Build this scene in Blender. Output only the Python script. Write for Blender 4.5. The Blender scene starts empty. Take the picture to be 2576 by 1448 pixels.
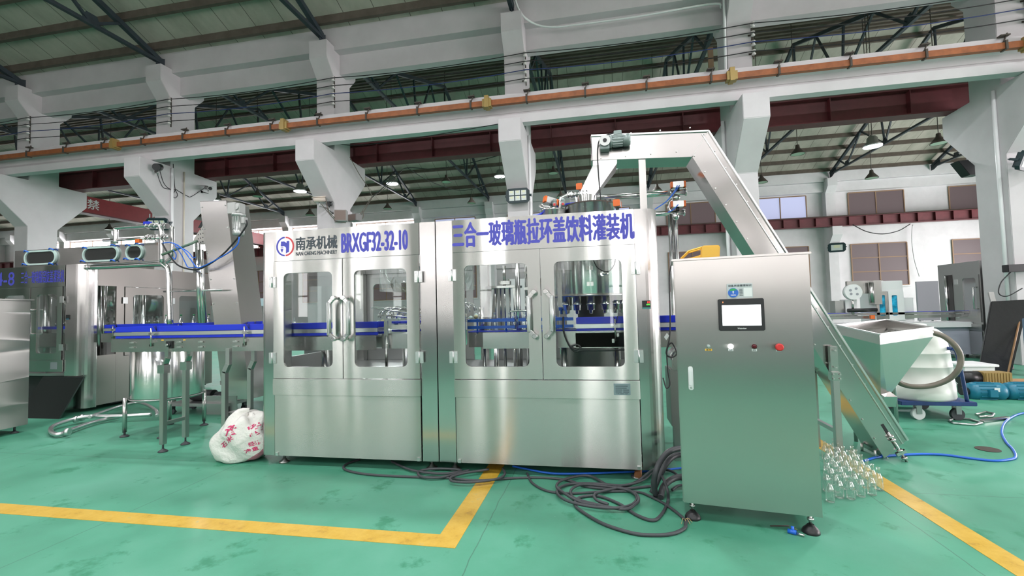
import bpy, bmesh, math, random
from mathutils import Vector, Matrix
random.seed(7)
C = bpy.context.scene.collection
PI = math.pi

# ------------------------------------------------------------------ camera, world, lights, exposure
SC = bpy.context.scene
CAM_POS = Vector((0.0, 0.0, 1.6))
YAW, PITCH, ROLL, FPX = 0.186713, 0.044967, -0.024771, 1144.89
_f = Vector((-math.sin(YAW)*math.cos(PITCH), math.cos(YAW)*math.cos(PITCH), math.sin(PITCH)))
_r0 = Vector((math.cos(YAW), math.sin(YAW), 0)); _u0 = _r0.cross(_f)
_r = math.cos(ROLL)*_r0 + math.sin(ROLL)*_u0
_u = -math.sin(ROLL)*_r0 + math.cos(ROLL)*_u0
cam_data = bpy.data.cameras.new('camera')
cam_data.sensor_fit = 'HORIZONTAL'; cam_data.sensor_width = 36.0
cam_data.lens = 36.0*FPX/2576.0
cam_data.clip_start = 0.05; cam_data.clip_end = 300
cam = bpy.data.objects.new('camera', cam_data); C.objects.link(cam)
m = Matrix((( _r.x, _u.x, -_f.x), (_r.y, _u.y, -_f.y), (_r.z, _u.z, -_f.z)))
cam.matrix_world = Matrix.Translation(CAM_POS) @ m.to_4x4()
SC.camera = cam
SC.view_settings.view_transform = 'Standard'
SC.view_settings.look = 'None'
SC.view_settings.exposure = -0.05
SC.view_settings.gamma = 1.0
SC.view_settings.use_curve_mapping = False
SC.cycles.max_bounces = 9; SC.cycles.diffuse_bounces = 4; SC.cycles.glossy_bounces = 5
SC.cycles.transparent_max_bounces = 24; SC.cycles.transmission_bounces = 6
SC.cycles.sample_clamp_indirect = 6.0; SC.cycles.caustics_reflective = False; SC.cycles.caustics_refractive = False
SC.cycles.use_denoising = True
world = bpy.data.worlds.new('overcast_sky'); SC.world = world
world.use_nodes = True
world.node_tree.nodes['Background'].inputs['Color'].default_value = (0.86, 0.90, 1.0, 1)
world.node_tree.nodes['Background'].inputs['Strength'].default_value = 1.0
L_SOUTH, L_EAST, L_FAR_BRIGHT, L_WEST = 3.6, 20.0, 12.0, 2.5     # how bright the daylight in each wall's windows is
HIGH_BAY = 215.0                                                  # watts of each near-nave high bay lamp

def at(px, py, X=None, Y=None, Z=None):
    """point of the place seen at photo pixel (px, py) on the plane X=, Y= or Z="""
    d = (px-1288)/FPX*_r - (py-724)/FPX*_u + _f
    t = (X-CAM_POS.x)/d.x if X is not None else (Y-CAM_POS.y)/d.y if Y is not None else (Z-CAM_POS.z)/d.z
    return CAM_POS + t*d

# ------------------------------------------------------------------ materials
def nm(name):
    mt = bpy.data.materials.new(name); mt.use_nodes = True
    nt = mt.node_tree; b = nt.nodes['Principled BSDF']
    return mt, nt, b
def N(nt, kind, **kw):
    n = nt.nodes.new(kind)
    for k, v in kw.items():
        if k in n.inputs: n.inputs[k].default_value = v
        else: setattr(n, k, v)
    return n
def ramp(nt, fac, stops):
    r = nt.nodes.new('ShaderNodeValToRGB')
    while len(r.color_ramp.elements) < len(stops): r.color_ramp.elements.new(0.5)
    for e, (p, c) in zip(r.color_ramp.elements, stops):
        e.position = p; e.color = (*c, 1) if len(c) == 3 else c
    nt.links.new(fac, r.inputs['Fac']); return r
def coords(nt, scale=(1, 1, 1), rot=(0, 0, 0)):
    tc = nt.nodes.new('ShaderNodeTexCoord'); mp = nt.nodes.new('ShaderNodeMapping')
    mp.inputs['Scale'].default_value = scale; mp.inputs['Rotation'].default_value = rot
    nt.links.new(tc.outputs['Object'], mp.inputs['Vector']); return mp.outputs['Vector']
def simple(name, col, rough=0.5, metal=0.0, vary=0.0, vscale=3.0, spec=0.5, bump=0.0, bscale=30.0):
    mt, nt, b = nm(name)
    b.inputs['Base Color'].default_value = (*col, 1); b.inputs['Roughness'].default_value = rough
    b.inputs['Metallic'].default_value = metal; b.inputs['Specular IOR Level'].default_value = spec
    if vary:
        n = N(nt, 'ShaderNodeTexNoise', Scale=vscale, Detail=5.0, Roughness=0.6)
        nt.links.new(coords(nt), n.inputs['Vector'])
        lo = tuple(c*(1-vary) for c in col); hi = tuple(min(1, c*(1+vary)) for c in col)
        r = ramp(nt, n.outputs['Fac'], [(0.3, lo), (0.7, hi)])
        nt.links.new(r.outputs['Color'], b.inputs['Base Color'])
    if bump:
        n2 = N(nt, 'ShaderNodeTexNoise', Scale=bscale, Detail=4.0)
        nt.links.new(coords(nt), n2.inputs['Vector'])
        bp = N(nt, 'ShaderNodeBump', Strength=bump, Distance=0.01)
        nt.links.new(n2.outputs['Fac'], bp.inputs['Height']); nt.links.new(bp.outputs['Normal'], b.inputs['Normal'])
    return mt
def steel(name, col=(0.54, 0.53, 0.515), rough=0.2, wave=0.0, wscale=(2.2, 1.0, 0.35), smudge=0.03, aniso=0.0, grain='x'):
    """stainless sheet: slow buckling of the sheet, brushed grain running along x or z, faint smudges"""
    mt, nt, b = nm(name)
    b.inputs['Metallic'].default_value = 1.0
    if wave:
        n1 = N(nt, 'ShaderNodeTexNoise', Scale=1.0, Detail=0.5); nt.links.new(coords(nt, wscale), n1.inputs['Vector'])
        b1 = N(nt, 'ShaderNodeBump', Strength=1.0, Distance=wave); nt.links.new(n1.outputs['Fac'], b1.inputs['Height'])
        nt.links.new(b1.outputs['Normal'], b.inputs['Normal'])
    n3 = N(nt, 'ShaderNodeTexNoise', Scale=1.7, Detail=1.5); nt.links.new(coords(nt), n3.inputs['Vector'])
    r = ramp(nt, n3.outputs['Fac'], [(0.3, (rough,)*3), (0.8, (rough+smudge,)*3)])
    nt.links.new(r.outputs['Color'], b.inputs['Roughness'])
    b.inputs['Base Color'].default_value = (*col, 1)
    if aniso:
        t = nt.nodes.new('ShaderNodeCombineXYZ'); t.inputs[2 if grain == 'x' else 0].default_value = 1.0
        nt.links.new(t.outputs[0], b.inputs['Tangent']); b.inputs['Anisotropic'].default_value = aniso
    return mt
def glass(name, tint=(0.93, 0.97, 0.96), refl=0.09):
    mt = bpy.data.materials.new(name); mt.use_nodes = True; nt = mt.node_tree; nt.nodes.clear()
    o = nt.nodes.new('ShaderNodeOutputMaterial'); mx = nt.nodes.new('ShaderNodeMixShader')
    t = N(nt, 'ShaderNodeBsdfTransparent'); t.inputs['Color'].default_value = (*tint, 1)
    g = N(nt, 'ShaderNodeBsdfGlossy', Roughness=0.02); g.inputs['Color'].default_value = (1, 1, 1, 1)
    lw = N(nt, 'ShaderNodeLayerWeight', Blend=0.25)
    ma = N(nt, 'ShaderNodeMath', operation='MULTIPLY_ADD'); ma.inputs[1].default_value = 0.45; ma.inputs[2].default_value = refl
    nt.links.new(lw.outputs['Fresnel'], ma.inputs[0])
    mi = N(nt, 'ShaderNodeMath', operation='MINIMUM'); mi.inputs[1].default_value = 0.9; nt.links.new(ma.outputs[0], mi.inputs[0])
    nt.links.new(mi.outputs[0], mx.inputs['Fac']); nt.links.new(t.outputs[0], mx.inputs[1]); nt.links.new(g.outputs[0], mx.inputs[2])
    nt.links.new(mx.outputs[0], o.inputs['Surface']); return mt
def emit(name, col, strength):
    mt, nt, b = nm(name)
    b.inputs['Base Color'].default_value = (*[c*0.5 for c in col], 1)
    b.inputs['Emission Color'].default_value = (*col, 1); b.inputs['Emission Strength'].default_value = strength
    return mt

def floor_material():
    mt, nt, b = nm('green_epoxy')
    v = coords(nt)
    n1 = N(nt, 'ShaderNodeTexNoise', Scale=0.9, Detail=7.0, Roughness=0.62); nt.links.new(v, n1.inputs['Vector'])
    base = ramp(nt, n1.outputs['Fac'], [(0.3, (0.048, 0.235, 0.145)), (0.5, (0.074, 0.305, 0.195)), (0.72, (0.115, 0.355, 0.25))])
    # dark damp patches and scuffs
    n2 = N(nt, 'ShaderNodeTexNoise', Scale=2.6, Detail=6.0, Roughness=0.68); nt.links.new(v, n2.inputs['Vector'])
    f2 = ramp(nt, n2.outputs['Fac'], [(0.575, (0, 0, 0)), (0.66, (0.85, 0.85, 0.85))])
    mx = N(nt, 'ShaderNodeMix', data_type='RGBA'); mx.inputs[7].default_value = (0.018, 0.195, 0.100, 1)
    nt.links.new(f2.outputs['Color'], mx.inputs[0]); nt.links.new(base.outputs['Color'], mx.inputs[6])
    # pale dust and paint specks
    n3 = N(nt, 'ShaderNodeTexNoise', Scale=28.0, Detail=3.0, Roughness=0.7); nt.links.new(v, n3.inputs['Vector'])
    f3 = ramp(nt, n3.outputs['Fac'], [(0.70, (0, 0, 0)), (0.80, (0.55, 0.55, 0.55))])
    mx2 = N(nt, 'ShaderNodeMix', data_type='RGBA'); mx2.inputs[7].default_value = (0.42, 0.50, 0.46, 1)
    nt.links.new(f3.outputs['Color'], mx2.inputs[0]); nt.links.new(mx.outputs[2], mx2.inputs[6])
    # cracked joint lines every 3 m along the bays
    sx = nt.nodes.new('ShaderNodeSeparateXYZ'); nt.links.new(coords(nt), sx.inputs[0])
    prev = mx2.outputs[2]
    for axis, period, off in (('X', 3.0, 0.85), ('Y', 3.0, 1.62)):
        n4 = N(nt, 'ShaderNodeTexNoise', Scale=3.0, Detail=3.0); nt.links.new(coords(nt), n4.inputs['Vector'])
        a = N(nt, 'ShaderNodeMath', operation='MULTIPLY_ADD'); a.inputs[1].default_value = 0.035
        nt.links.new(n4.outputs['Fac'], a.inputs[0]); nt.links.new(sx.outputs[axis], a.inputs[2])
        ad = N(nt, 'ShaderNodeMath', operation='ADD'); ad.inputs[1].default_value = 300.0+off; nt.links.new(a.outputs[0], ad.inputs[0])
        mo = N(nt, 'ShaderNodeMath', operation='MODULO'); mo.inputs[1].default_value = period; nt.links.new(ad.outputs[0], mo.inputs[0])
        lt = N(nt, 'ShaderNodeMath', operation='LESS_THAN'); lt.inputs[1].default_value = 0.007; nt.links.new(mo.outputs[0], lt.inputs[0])
        ml = N(nt, 'ShaderNodeMath', operation='MULTIPLY'); ml.inputs[1].default_value = 0.6; nt.links.new(lt.outputs[0], ml.inputs[0])
        m3 = N(nt, 'ShaderNodeMix', data_type='RGBA'); m3.inputs[7].default_value = (0.03, 0.085, 0.06, 1)
        nt.links.new(ml.outputs[0], m3.inputs[0]); nt.links.new(prev, m3.inputs[6]); prev = m3.outputs[2]
    nt.links.new(prev, b.inputs['Base Color'])
    rr = ramp(nt, n1.outputs['Fac'], [(0.3, (0.38,)*3), (0.7, (0.58,)*3)])
    nt.links.new(rr.outputs['Color'], b.inputs['Roughness'])
    bp = N(nt, 'ShaderNodeBump', Strength=0.08, Distance=0.01); nt.links.new(n2.outputs['Fac'], bp.inputs['Height'])
    nt.links.new(bp.outputs['Normal'], b.inputs['Normal'])
    return mt
def roof_material():
    mt, nt, b = nm('roof_slabs')
    sx = nt.nodes.new('ShaderNodeSeparateXYZ'); nt.links.new(coords(nt), sx.inputs[0])
    ad = N(nt, 'ShaderNodeMath', operation='ADD'); ad.inputs[1].default_value = 300.3; nt.links.new(sx.outputs['X'], ad.inputs[0])
    mo = N(nt, 'ShaderNodeMath', operation='MODULO'); mo.inputs[1].default_value = 1.0; nt.links.new(ad.outputs[0], mo.inputs[0])
    lt = N(nt, 'ShaderNodeMath', operation='LESS_THAN'); lt.inputs[1].default_value = 0.022; nt.links.new(mo.outputs[0], lt.inputs[0])
    n = N(nt, 'ShaderNodeTexNoise', Scale=1.1, Detail=6.0, Roughness=0.65); nt.links.new(coords(nt, (1.0, 0.5, 0.5)), n.inputs['Vector'])
    r = ramp(nt, n.outputs['Fac'], [(0.3, (0.30, 0.29, 0.24)), (0.55, (0.42, 0.40, 0.34)), (0.75, (0.48, 0.455, 0.39))])
    mx = N(nt, 'ShaderNodeMix', data_type='RGBA'); mx.inputs[7].default_value = (0.12, 0.11, 0.09, 1)
    nt.links.new(lt.outputs[0], mx.inputs[0]); nt.links.new(r.outputs['Color'], mx.inputs[6])
    nt.links.new(mx.outputs[2], b.inputs['Base Color']); b.inputs['Roughness'].default_value = 0.8
    return mt
def worn_yellow():
    mt, nt, b = nm('worn_yellow_paint')
    n = N(nt, 'ShaderNodeTexNoise', Scale=7.0, Detail=7.0, Roughness=0.7); nt.links.new(coords(nt), n.inputs['Vector'])
    r = ramp(nt, n.outputs['Fac'], [(0.28, (0.33, 0.19, 0.02)), (0.42, (0.54, 0.325, 0.03)), (0.62, (0.62, 0.40, 0.06)), (0.72, (0.40, 0.36, 0.16))])
    nt.links.new(r.outputs['Color'], b.inputs['Base Color']); b.inputs['Roughness'].default_value = 0.42
    return mt

M = {}
M['floor'] = floor_material(); M['roof'] = roof_material(); M['yellow_line'] = worn_yellow()
M['wall'] = simple('white_wall_paint', (0.76, 0.745, 0.76), 0.75, vary=0.05, vscale=1.5, bump=0.05, bscale=12)
M['south_wall'] = simple('grey_rear_wall_paint', (0.30, 0.285, 0.27), 0.8, vary=0.1)
M['column'] = simple('white_column_paint', (0.585, 0.555, 0.57), 0.7, vary=0.06, vscale=1.2, bump=0.10, bscale=9)
M['dark_steel'] = simple('blue_grey_truss_paint', (0.030, 0.042, 0.052), 0.55, vary=0.25)
M['purlin'] = simple('brown_purlin_concrete', (0.115, 0.092, 0.075), 0.85, vary=0.2)
M['maroon'] = simple('maroon_beam_paint', (0.145, 0.030, 0.036), 0.5, vary=0.15)
M['red_crane'] = simple('red_crane_paint', (0.30, 0.022, 0.026), 0.42, vary=0.12)
M['rust'] = simple('orange_rust_conductor', (0.30, 0.092, 0.030), 0.55, vary=0.25, vscale=6)
M['brass'] = simple('dull_brass', (0.35, 0.24, 0.08), 0.5, 0.3)
M['panel'] = steel('brushed_steel_door', rough=0.235, wave=0.034, wscale=(2.1, 1.0, 0.22), aniso=1.0, smudge=0.0)
M['post'] = steel('brushed_steel_post', (0.54, 0.53, 0.52), rough=0.24, wave=0.006, wscale=(0.6, 0.6, 2.5), aniso=0.9, grain='z', smudge=0.0)
M['cabinet'] = steel('brushed_steel_cabinet', (0.54, 0.525, 0.505), rough=0.30, wave=0.006, wscale=(0.5, 0.5, 2.0), aniso=0.9, grain='z', smudge=0.05)
M['steel'] = steel('plain_steel', rough=0.24, wave=0.008, wscale=(3, 3, 3))
M['steel_dim'] = steel('dull_steel', (0.46, 0.455, 0.45), rough=0.34)
M['tube'] = steel('polished_steel_tube', (0.72, 0.715, 0.71), rough=0.19, smudge=0.02)
M['elevator'] = steel('hopper_conveyor_steel', (0.50, 0.485, 0.475), rough=0.17, wave=0.020, wscale=(1.6, 1.6, 1.6), smudge=0.02)
M['side_steel'] = steel('darkened_side_steel', (0.34, 0.315, 0.30), rough=0.30, wave=0.01, wscale=(1.5, 1.5, 1.0))  # same steel, colour darkened to offset bright reflections on the machine's side
M['drum'] = steel('turned_steel_drum', (0.78, 0.775, 0.765), rough=0.22, aniso=0.95, smudge=0.0)
M['bolt'] = simple('zinc_bolt', (0.62, 0.62, 0.60), 0.3, 1.0)
M['aluminium'] = simple('satin_aluminium', (0.68, 0.69, 0.69), 0.32, 1.0)
M['blue_rail'] = simple('blue_guide_plastic', (0.012, 0.035, 0.62), 0.32)
M['blue_guide'] = simple('light_blue_guide_plastic', (0.010, 0.12, 0.62), 0.35)
M['blue_hose'] = simple('blue_air_hose', (0.015, 0.13, 0.62), 0.35)
M['letter_blue'] = simple('blue_vinyl', (0.058, 0.060, 0.43), 0.45)
M['letter_red'] = simple('red_vinyl', (0.62, 0.055, 0.065), 0.45)
M['letter_dark'] = simple('dark_vinyl', (0.035, 0.05, 0.065), 0.45)
M['white_vinyl'] = simple('white_vinyl', (0.8, 0.8, 0.8), 0.45)
M['black'] = simple('black_plastic', (0.014, 0.014, 0.016), 0.4)
M['rubber'] = simple('grey_black_rubber', (0.050, 0.054, 0.060), 0.5)
M['cable_black'] = simple('black_cable_sheath', (0.012, 0.012, 0.014), 0.45)
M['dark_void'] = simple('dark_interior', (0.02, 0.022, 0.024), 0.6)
M['white_plastic'] = simple('white_plastic', (0.74, 0.75, 0.75), 0.35)
M['white_paint'] = simple('white_machine_paint', (0.84, 0.84, 0.85), 0.4)
M['grey_paint'] = simple('grey_machine_paint', (0.30, 0.31, 0.34), 0.45)
M['orange'] = simple('orange_actuator_cap', (0.80, 0.155, 0.02), 0.42)
M['red'] = simple('red_button_plastic', (0.62, 0.03, 0.03), 0.4)
M['dark_red'] = simple('dark_red_lens', (0.09, 0.006, 0.012), 0.2)
M['yellow_plastic'] = simple('yellow_case_plastic', (0.85, 0.50, 0.06), 0.42)
M['motor_grey'] = simple('grey_green_motor_paint', (0.25, 0.30, 0.29), 0.38, 0.3)
M['motor_silver'] = simple('silver_motor_paint', (0.50, 0.51, 0.50), 0.35, 0.6)
M['teal'] = simple('teal_motor_paint', (0.012, 0.16, 0.25), 0.38)
M['trolley_blue'] = simple('blue_trolley_paint', (0.016, 0.045, 0.16), 0.5, vary=0.3)
M['tank_white'] = simple('milky_tank_plastic', (0.66, 0.68, 0.63), 0.4, vary=0.06)
M['hose_brown'] = simple('brown_suction_hose', (0.17, 0.145, 0.115), 0.4)
M['lamp_grey'] = simple('dusty_lamp_shade', (0.060, 0.048, 0.038), 0.6)
M['flood'] = simple('dark_teal_floodlight', (0.012, 0.030, 0.036), 0.45)
M['led'] = simple('unlit_led_panel', (0.72, 0.72, 0.52), 0.25)
M['glass'] = glass('clear_window_glass', (0.955, 0.978, 0.972), 0.004)
M['bottle'] = glass('bottle_glass', (0.95, 0.98, 0.965), 0.20)
M['gasket'] = simple('pale_green_gasket', (0.55, 0.70, 0.66), 0.4)
M['insul'] = simple('porcelain', (0.70, 0.68, 0.66), 0.3)
M['window_dim'] = simple('dusk_window_glass', (0.155, 0.112, 0.118), 0.12, vary=0.1)
M['brown_frame'] = simple('brown_window_frame', (0.32, 0.20, 0.12), 0.6)
M['lamp_on'] = emit('lit_lamp_lens', (0.86, 0.97, 1.0), 6.0)
M['screen'] = emit('lit_touch_screen', (0.93, 0.98, 1.0), 1.6)
M['win_south'] = emit('south_daylight_window', (1.0, 0.955, 0.965), L_SOUTH)
M['upper_fill'] = emit('added_upper_fill_glow', (1.0, 0.955, 0.965), 2.2)
M['streak_glow'] = emit('added_streak_glow', (1.0, 0.97, 0.97), 15.0)
M['win_east'] = emit('east_daylight_opening', (1.0, 0.91, 0.945), L_EAST)
M['win_west'] = emit('west_daylight_window', (0.95, 0.98, 1.0), L_WEST)
M['win_far'] = emit('far_daylight_window', (0.98, 0.98, 1.0), L_FAR_BRIGHT)
M['win_blue'] = emit('pale_sky_window', (0.62, 0.66, 0.95), 0.62)
M['win_mauve'] = emit('curtained_window', (0.34, 0.25, 0.265), 0.22)
M['win_mauve'].node_tree.nodes['Principled BSDF'].inputs['Base Color'].default_value = (0.075, 0.055, 0.056, 1)
M['win_east_far'] = emit('east_far_nave_window', (1.0, 0.93, 0.955), 12.0)

# ------------------------------------------------------------------ mesh helpers
class MB:
    """collects shapes in one bmesh and links them as ONE mesh object"""
    def __init__(s): s.bm = bmesh.new()
    def quad(s, a, b, c, d): s.bm.faces.new([s.bm.verts.new(p) for p in (a, b, c, d)])
    def box(s, x0, x1, y0, y1, z0, z1):
        v = [s.bm.verts.new((x, y, z)) for z in (z0, z1) for y in (y0, y1) for x in (x0, x1)]
        for f in ((0, 2, 3, 1), (4, 5, 7, 6), (0, 1, 5, 4), (2, 6, 7, 3), (0, 4, 6, 2), (1, 3, 7, 5)):
            s.bm.faces.new([v[i] for i in f])
        return s
    def cbox(s, c, d): return s.box(c[0]-d[0]/2, c[0]+d[0]/2, c[1]-d[1]/2, c[1]+d[1]/2, c[2]-d[2]/2, c[2]+d[2]/2)
    def beam(s, p0, p1, w, h, up=(0, 0, 1)):
        """rectangular bar between two points"""
        p0, p1 = Vector(p0), Vector(p1); d = (p1-p0).normalized(); up = Vector(up)
        if abs(d.dot(up)) > 0.98: up = Vector((0, 1, 0))
        a = d.cross(up).normalized()*(w/2); b = a.cross(d).normalized()*(h/2)
        vs = [s.bm.verts.new(p+i*a+j*b) for p in (p0, p1) for i, j in ((-1, -1), (1, -1), (1, 1), (-1, 1))]
        for f in ((0, 3, 2, 1), (4, 5, 6, 7), (0, 1, 5, 4), (1, 2, 6, 5), (2, 3, 7, 6), (3, 0, 4, 7)):
            s.bm.faces.new([vs[i] for i in f])
        return s
    def prism(s, poly, axis, a, b):
        """polygon (2D) extruded along axis from a to b; poly is (y,z) for 'x', (x,z) for 'y', (x,y) for 'z'"""
        def p3(q, t): return {'x': (t, q[0], q[1]), 'y': (q[0], t, q[1]), 'z': (q[0], q[1], t)}[axis]
        va = [s.bm.verts.new(p3(q, a)) for q in poly]; vb = [s.bm.verts.new(p3(q, b)) for q in poly]
        s.bm.faces.new(va); s.bm.faces.new(vb[::-1]); n = len(poly)
        for i in range(n): s.bm.faces.new([va[i], vb[i], vb[(i+1) % n], va[(i+1) % n]])
        return s
    def ring(s, c, ax, r, n):
        ax = Vector(ax).normalized(); t = Vector((0, 0, 1)) if abs(ax.z) < 0.9 else Vector((1, 0, 0))
        u = ax.cross(t).normalized(); v = ax.cross(u)
        return [s.bm.verts.new(Vector(c)+r*(math.cos(2*PI*k/n)*u+math.sin(2*PI*k/n)*v)) for k in range(n)]
    def skin(s, rings, caps=True):
        for A, B in zip(rings, rings[1:]):
            n = len(A)
            for k in range(n):
                f = s.bm.faces.new([A[k], A[(k+1) % n], B[(k+1) % n], B[k]]); f.smooth = True
        if caps:
            if len(rings[0]) > 2: s.bm.faces.new(rings[0][::-1])
            if len(rings[-1]) > 2: s.bm.faces.new(rings[-1])
    def cyl(s, p0, p1, r, r2=None, n=16, caps=True):
        d = Vector(p1)-Vector(p0)
        s.skin([s.ring(p0, d, r, n), s.ring(p1, d, r if r2 is None else r2, n)], caps); return s
    def lathe(s, prof, c=(0, 0, 0), axis=(0, 0, 1), n=24, caps=True):
        """prof: list of (radius, distance along axis)"""
        ax = Vector(axis).normalized(); c = Vector(c)
        s.skin([s.ring(c+ax*h, ax, max(r, 1e-4), n) for r, h in prof], caps); return s
    def tube(s, pts, r, n=8, caps=True):
        pts = [Vector(p) for p in pts]; rings = []; t0 = None
        for i, p in enumerate(pts):
            d = (pts[min(i+1, len(pts)-1)]-pts[max(i-1, 0)])
            d = d.normalized() if d.length > 1e-9 else Vector((0, 0, 1))
            if t0 is None: u = d.orthogonal().normalized()
            else:
                u = t0-d*t0.dot(d); u = u.normalized() if u.length > 1e-6 else d.orthogonal().normalized()
            t0 = u; v = d.cross(u)
            rings.append([s.bm.verts.new(p+r*(math.cos(2*PI*k/n)*u+math.sin(2*PI*k/n)*v)) for k in range(n)])
        s.skin(rings, caps); return s
    def sphere(s, c, r, n=12, sq=(1, 1, 1)):
        res = bmesh.ops.create_uvsphere(s.bm, u_segments=n, v_segments=max(6, n//2), radius=r)
        for v in res['verts']:
            v.co = Vector((v.co.x*sq[0], v.co.y*sq[1], v.co.z*sq[2]))+Vector(c)
            for f in v.link_faces: f.smooth = True
        return s
    def holed(s, x0, x1, z0, z1, holes, y0, y1):
        """sheet in the XZ plane between y0 (front) and y1 (back), outer rectangle, ONE rounded hole (hx0,hx1,hz0,hz1,r)"""
        hx0, hx1, hz0, hz1, r = holes; k = 6; inner = []; outer = []
        for cx, cz, a0, ox, oz in ((hx1-r, hz1-r, 0, x1, z1), (hx0+r, hz1-r, 90, x0, z1), (hx0+r, hz0+r, 180, x0, z0), (hx1-r, hz0+r, 270, x1, z0)):
            for j in range(k+1):
                a = math.radians(a0+90*j/k); inner.append((cx+r*math.cos(a), cz+r*math.sin(a))); outer.append((ox, oz))
        n = len(inner)
        I = {y: [s.bm.verts.new((p[0], y, p[1])) for p in inner] for y in (y0, y1)}
        O = {y: {q: s.bm.verts.new((q[0], y, q[1])) for q in set(outer)} for y in (y0, y1)}
        for y, flip in ((y0, False), (y1, True)):
            for i in range(n):
                j = (i+1) % n; vs = [I[y][i], I[y][j]]
                qi, qj = O[y][outer[i]], O[y][outer[j]]
                vs = [I[y][i], qi, I[y][j]] if qi is qj else [I[y][i], qi, qj, I[y][j]]
                s.bm.faces.new(vs[::-1] if flip else vs)
        for i in range(n):
            j = (i+1) % n; s.bm.faces.new([I[y0][i], I[y0][j], I[y1][j], I[y1][i]])
        cs = [(x0, z0), (x1, z0), (x1, z1), (x0, z1)]
        for a, b in zip(cs, cs[1:]+cs[:1]): s.bm.faces.new([O[y0][a], O[y1][a], O[y1][b], O[y0][b]])
        return s
    def rrect(s, x0, x1, z0, z1, r, y0, y1, k=6):
        pts = []
        for cx, cz, a0 in ((x1-r, z1-r, 0), (x0+r, z1-r, 90), (x0+r, z0+r, 180), (x1-r, z0+r, 270)):
            for j in range(k+1):
                a = math.radians(a0+90*j/k); pts.append((cx+r*math.cos(a), cz+r*math.sin(a)))
        return s.prism(pts, 'y', y0, y1)
    def grid(s, P):
        """smooth sheet from a 2D list of points"""
        V = [[s.bm.verts.new(p) for p in row] for row in P]
        for i in range(len(V)-1):
            for j in range(len(V[0])-1):
                f = s.bm.faces.new([V[i][j], V[i+1][j], V[i+1][j+1], V[i][j+1]]); f.smooth = True
        return s
    def build(s, name, mat, parent=None, loc=None, bevel=0.0, world=True, smooth=False):
        """link as one object; world=True: the shapes were given in world coordinates, moved to the parent's frame"""
        bm = s.bm
        bmesh.ops.recalc_face_normals(bm, faces=bm.faces[:])
        if bevel: bmesh.ops.bevel(bm, geom=[e for e in bm.edges if e.calc_face_angle(0) > 0.6], offset=bevel, segments=2, affect='EDGES', clamp_overlap=True)
        me = bpy.data.meshes.new(name); o = bpy.data.objects.new(name, me); C.objects.link(o)
        if parent is not None:
            o.parent = parent
            if world: bmesh.ops.transform(bm, matrix=WM[parent.name].inverted(), verts=bm.verts[:])
        elif loc is not None:
            o.location = loc; bmesh.ops.translate(bm, verts=bm.verts[:], vec=-Vector(loc))
        WM[o.name] = (WM[parent.name] if parent is not None else Matrix()) if loc is None or parent is not None else Matrix.Translation(loc)
        if smooth:
            for f in bm.faces: f.smooth = True
        bm.to_mesh(me); bm.free()
        for q in (mat if isinstance(mat, (list, tuple)) else [mat]): me.materials.append(M[q] if isinstance(q, str) else q)
        return o
WM = {}
def tag(o, label=None, cat=None, group=None, kind=None):
    if label: o['label'] = label
    if cat: o['category'] = cat
    if group: o['group'] = group
    if kind: o['kind'] = kind
    return o
def empty(name, loc, label, cat, group=None, rz=0.0, kind=None):
    o = bpy.data.objects.new(name, None); C.objects.link(o); o.location = loc; o.rotation_euler = (0, 0, rz)
    o.empty_display_size = 0.1
    WM[o.name] = Matrix.Translation(loc) @ Matrix.Rotation(rz, 4, 'Z')
    return tag(o, label, cat, group, kind)
def copy_tree(o, parent=None):
    c = o.copy(); C.objects.link(c); c.parent = parent
    WM[c.name] = WM.get(o.name, Matrix())
    for ch in list(o.children): copy_tree(ch, c)
    return c
def smooth_path(pts, n=8):
    """Catmull-Rom through the points"""
    P = [Vector(p) for p in pts]; P = [2*P[0]-P[1]]+P+[2*P[-1]-P[-2]]; out = []
    for i in range(1, len(P)-2):
        a, b, c, d = P[i-1:i+3]
        for k in range(n):
            t = k/n
            out.append(0.5*((2*b)+(c-a)*t+(2*a-5*b+4*c-d)*t*t+(3*b-a-3*c+d)*t**3))
    return out+[P[-2]]
def lettering(name, body, mat, parent, x0, x1, z0, z1, y, bold=0.02, world=True, depth=0.0012, skew=None):
    """flat cut letters facing -Y, fitted to the rectangle"""
    cu = bpy.data.curves.new(name, 'FONT'); cu.body = body; cu.size = 1.0
    cu.resolution_u = 3
    ob = bpy.data.objects.new('letters_tmp', cu); C.objects.link(ob)
    dg = bpy.context.evaluated_depsgraph_get(); dg.update()
    me = bpy.data.meshes.new_from_object(ob.evaluated_get(dg))
    bpy.data.objects.remove(ob); bpy.data.curves.remove(cu)
    bm = bmesh.new(); bm.from_mesh(me); bpy.data.meshes.remove(me)
    xs = [v.co.x for v in bm.verts]; ys = [v.co.y for v in bm.verts]
    a, b, c, d = min(xs), max(xs), min(ys), max(ys)
    for v in bm.verts:
        u = (v.co.x-a)/(b-a); w = (v.co.y-c)/(d-c)
        v.co = (x0+u*(x1-x0), y-depth, z0+w*(z1-z0))
    if bold:
        base = list(bm.verts)+list(bm.edges)+list(bm.faces); d = bold*(z1-z0)*0.9
        for q, (dx, dz) in enumerate(((d, 0), (-d, 0), (0, d*0.7), (0, -d*0.7))):
            r = bmesh.ops.duplicate(bm, geom=base); bmesh.ops.translate(bm, verts=[e for e in r['geom'] if isinstance(e, bmesh.types.BMVert)], vec=(dx, -0.00012*(q+1), dz))
    mb = MB(); mb.bm.free(); mb.bm = bm
    return mb.build(name, mat, parent, world=world)
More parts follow.
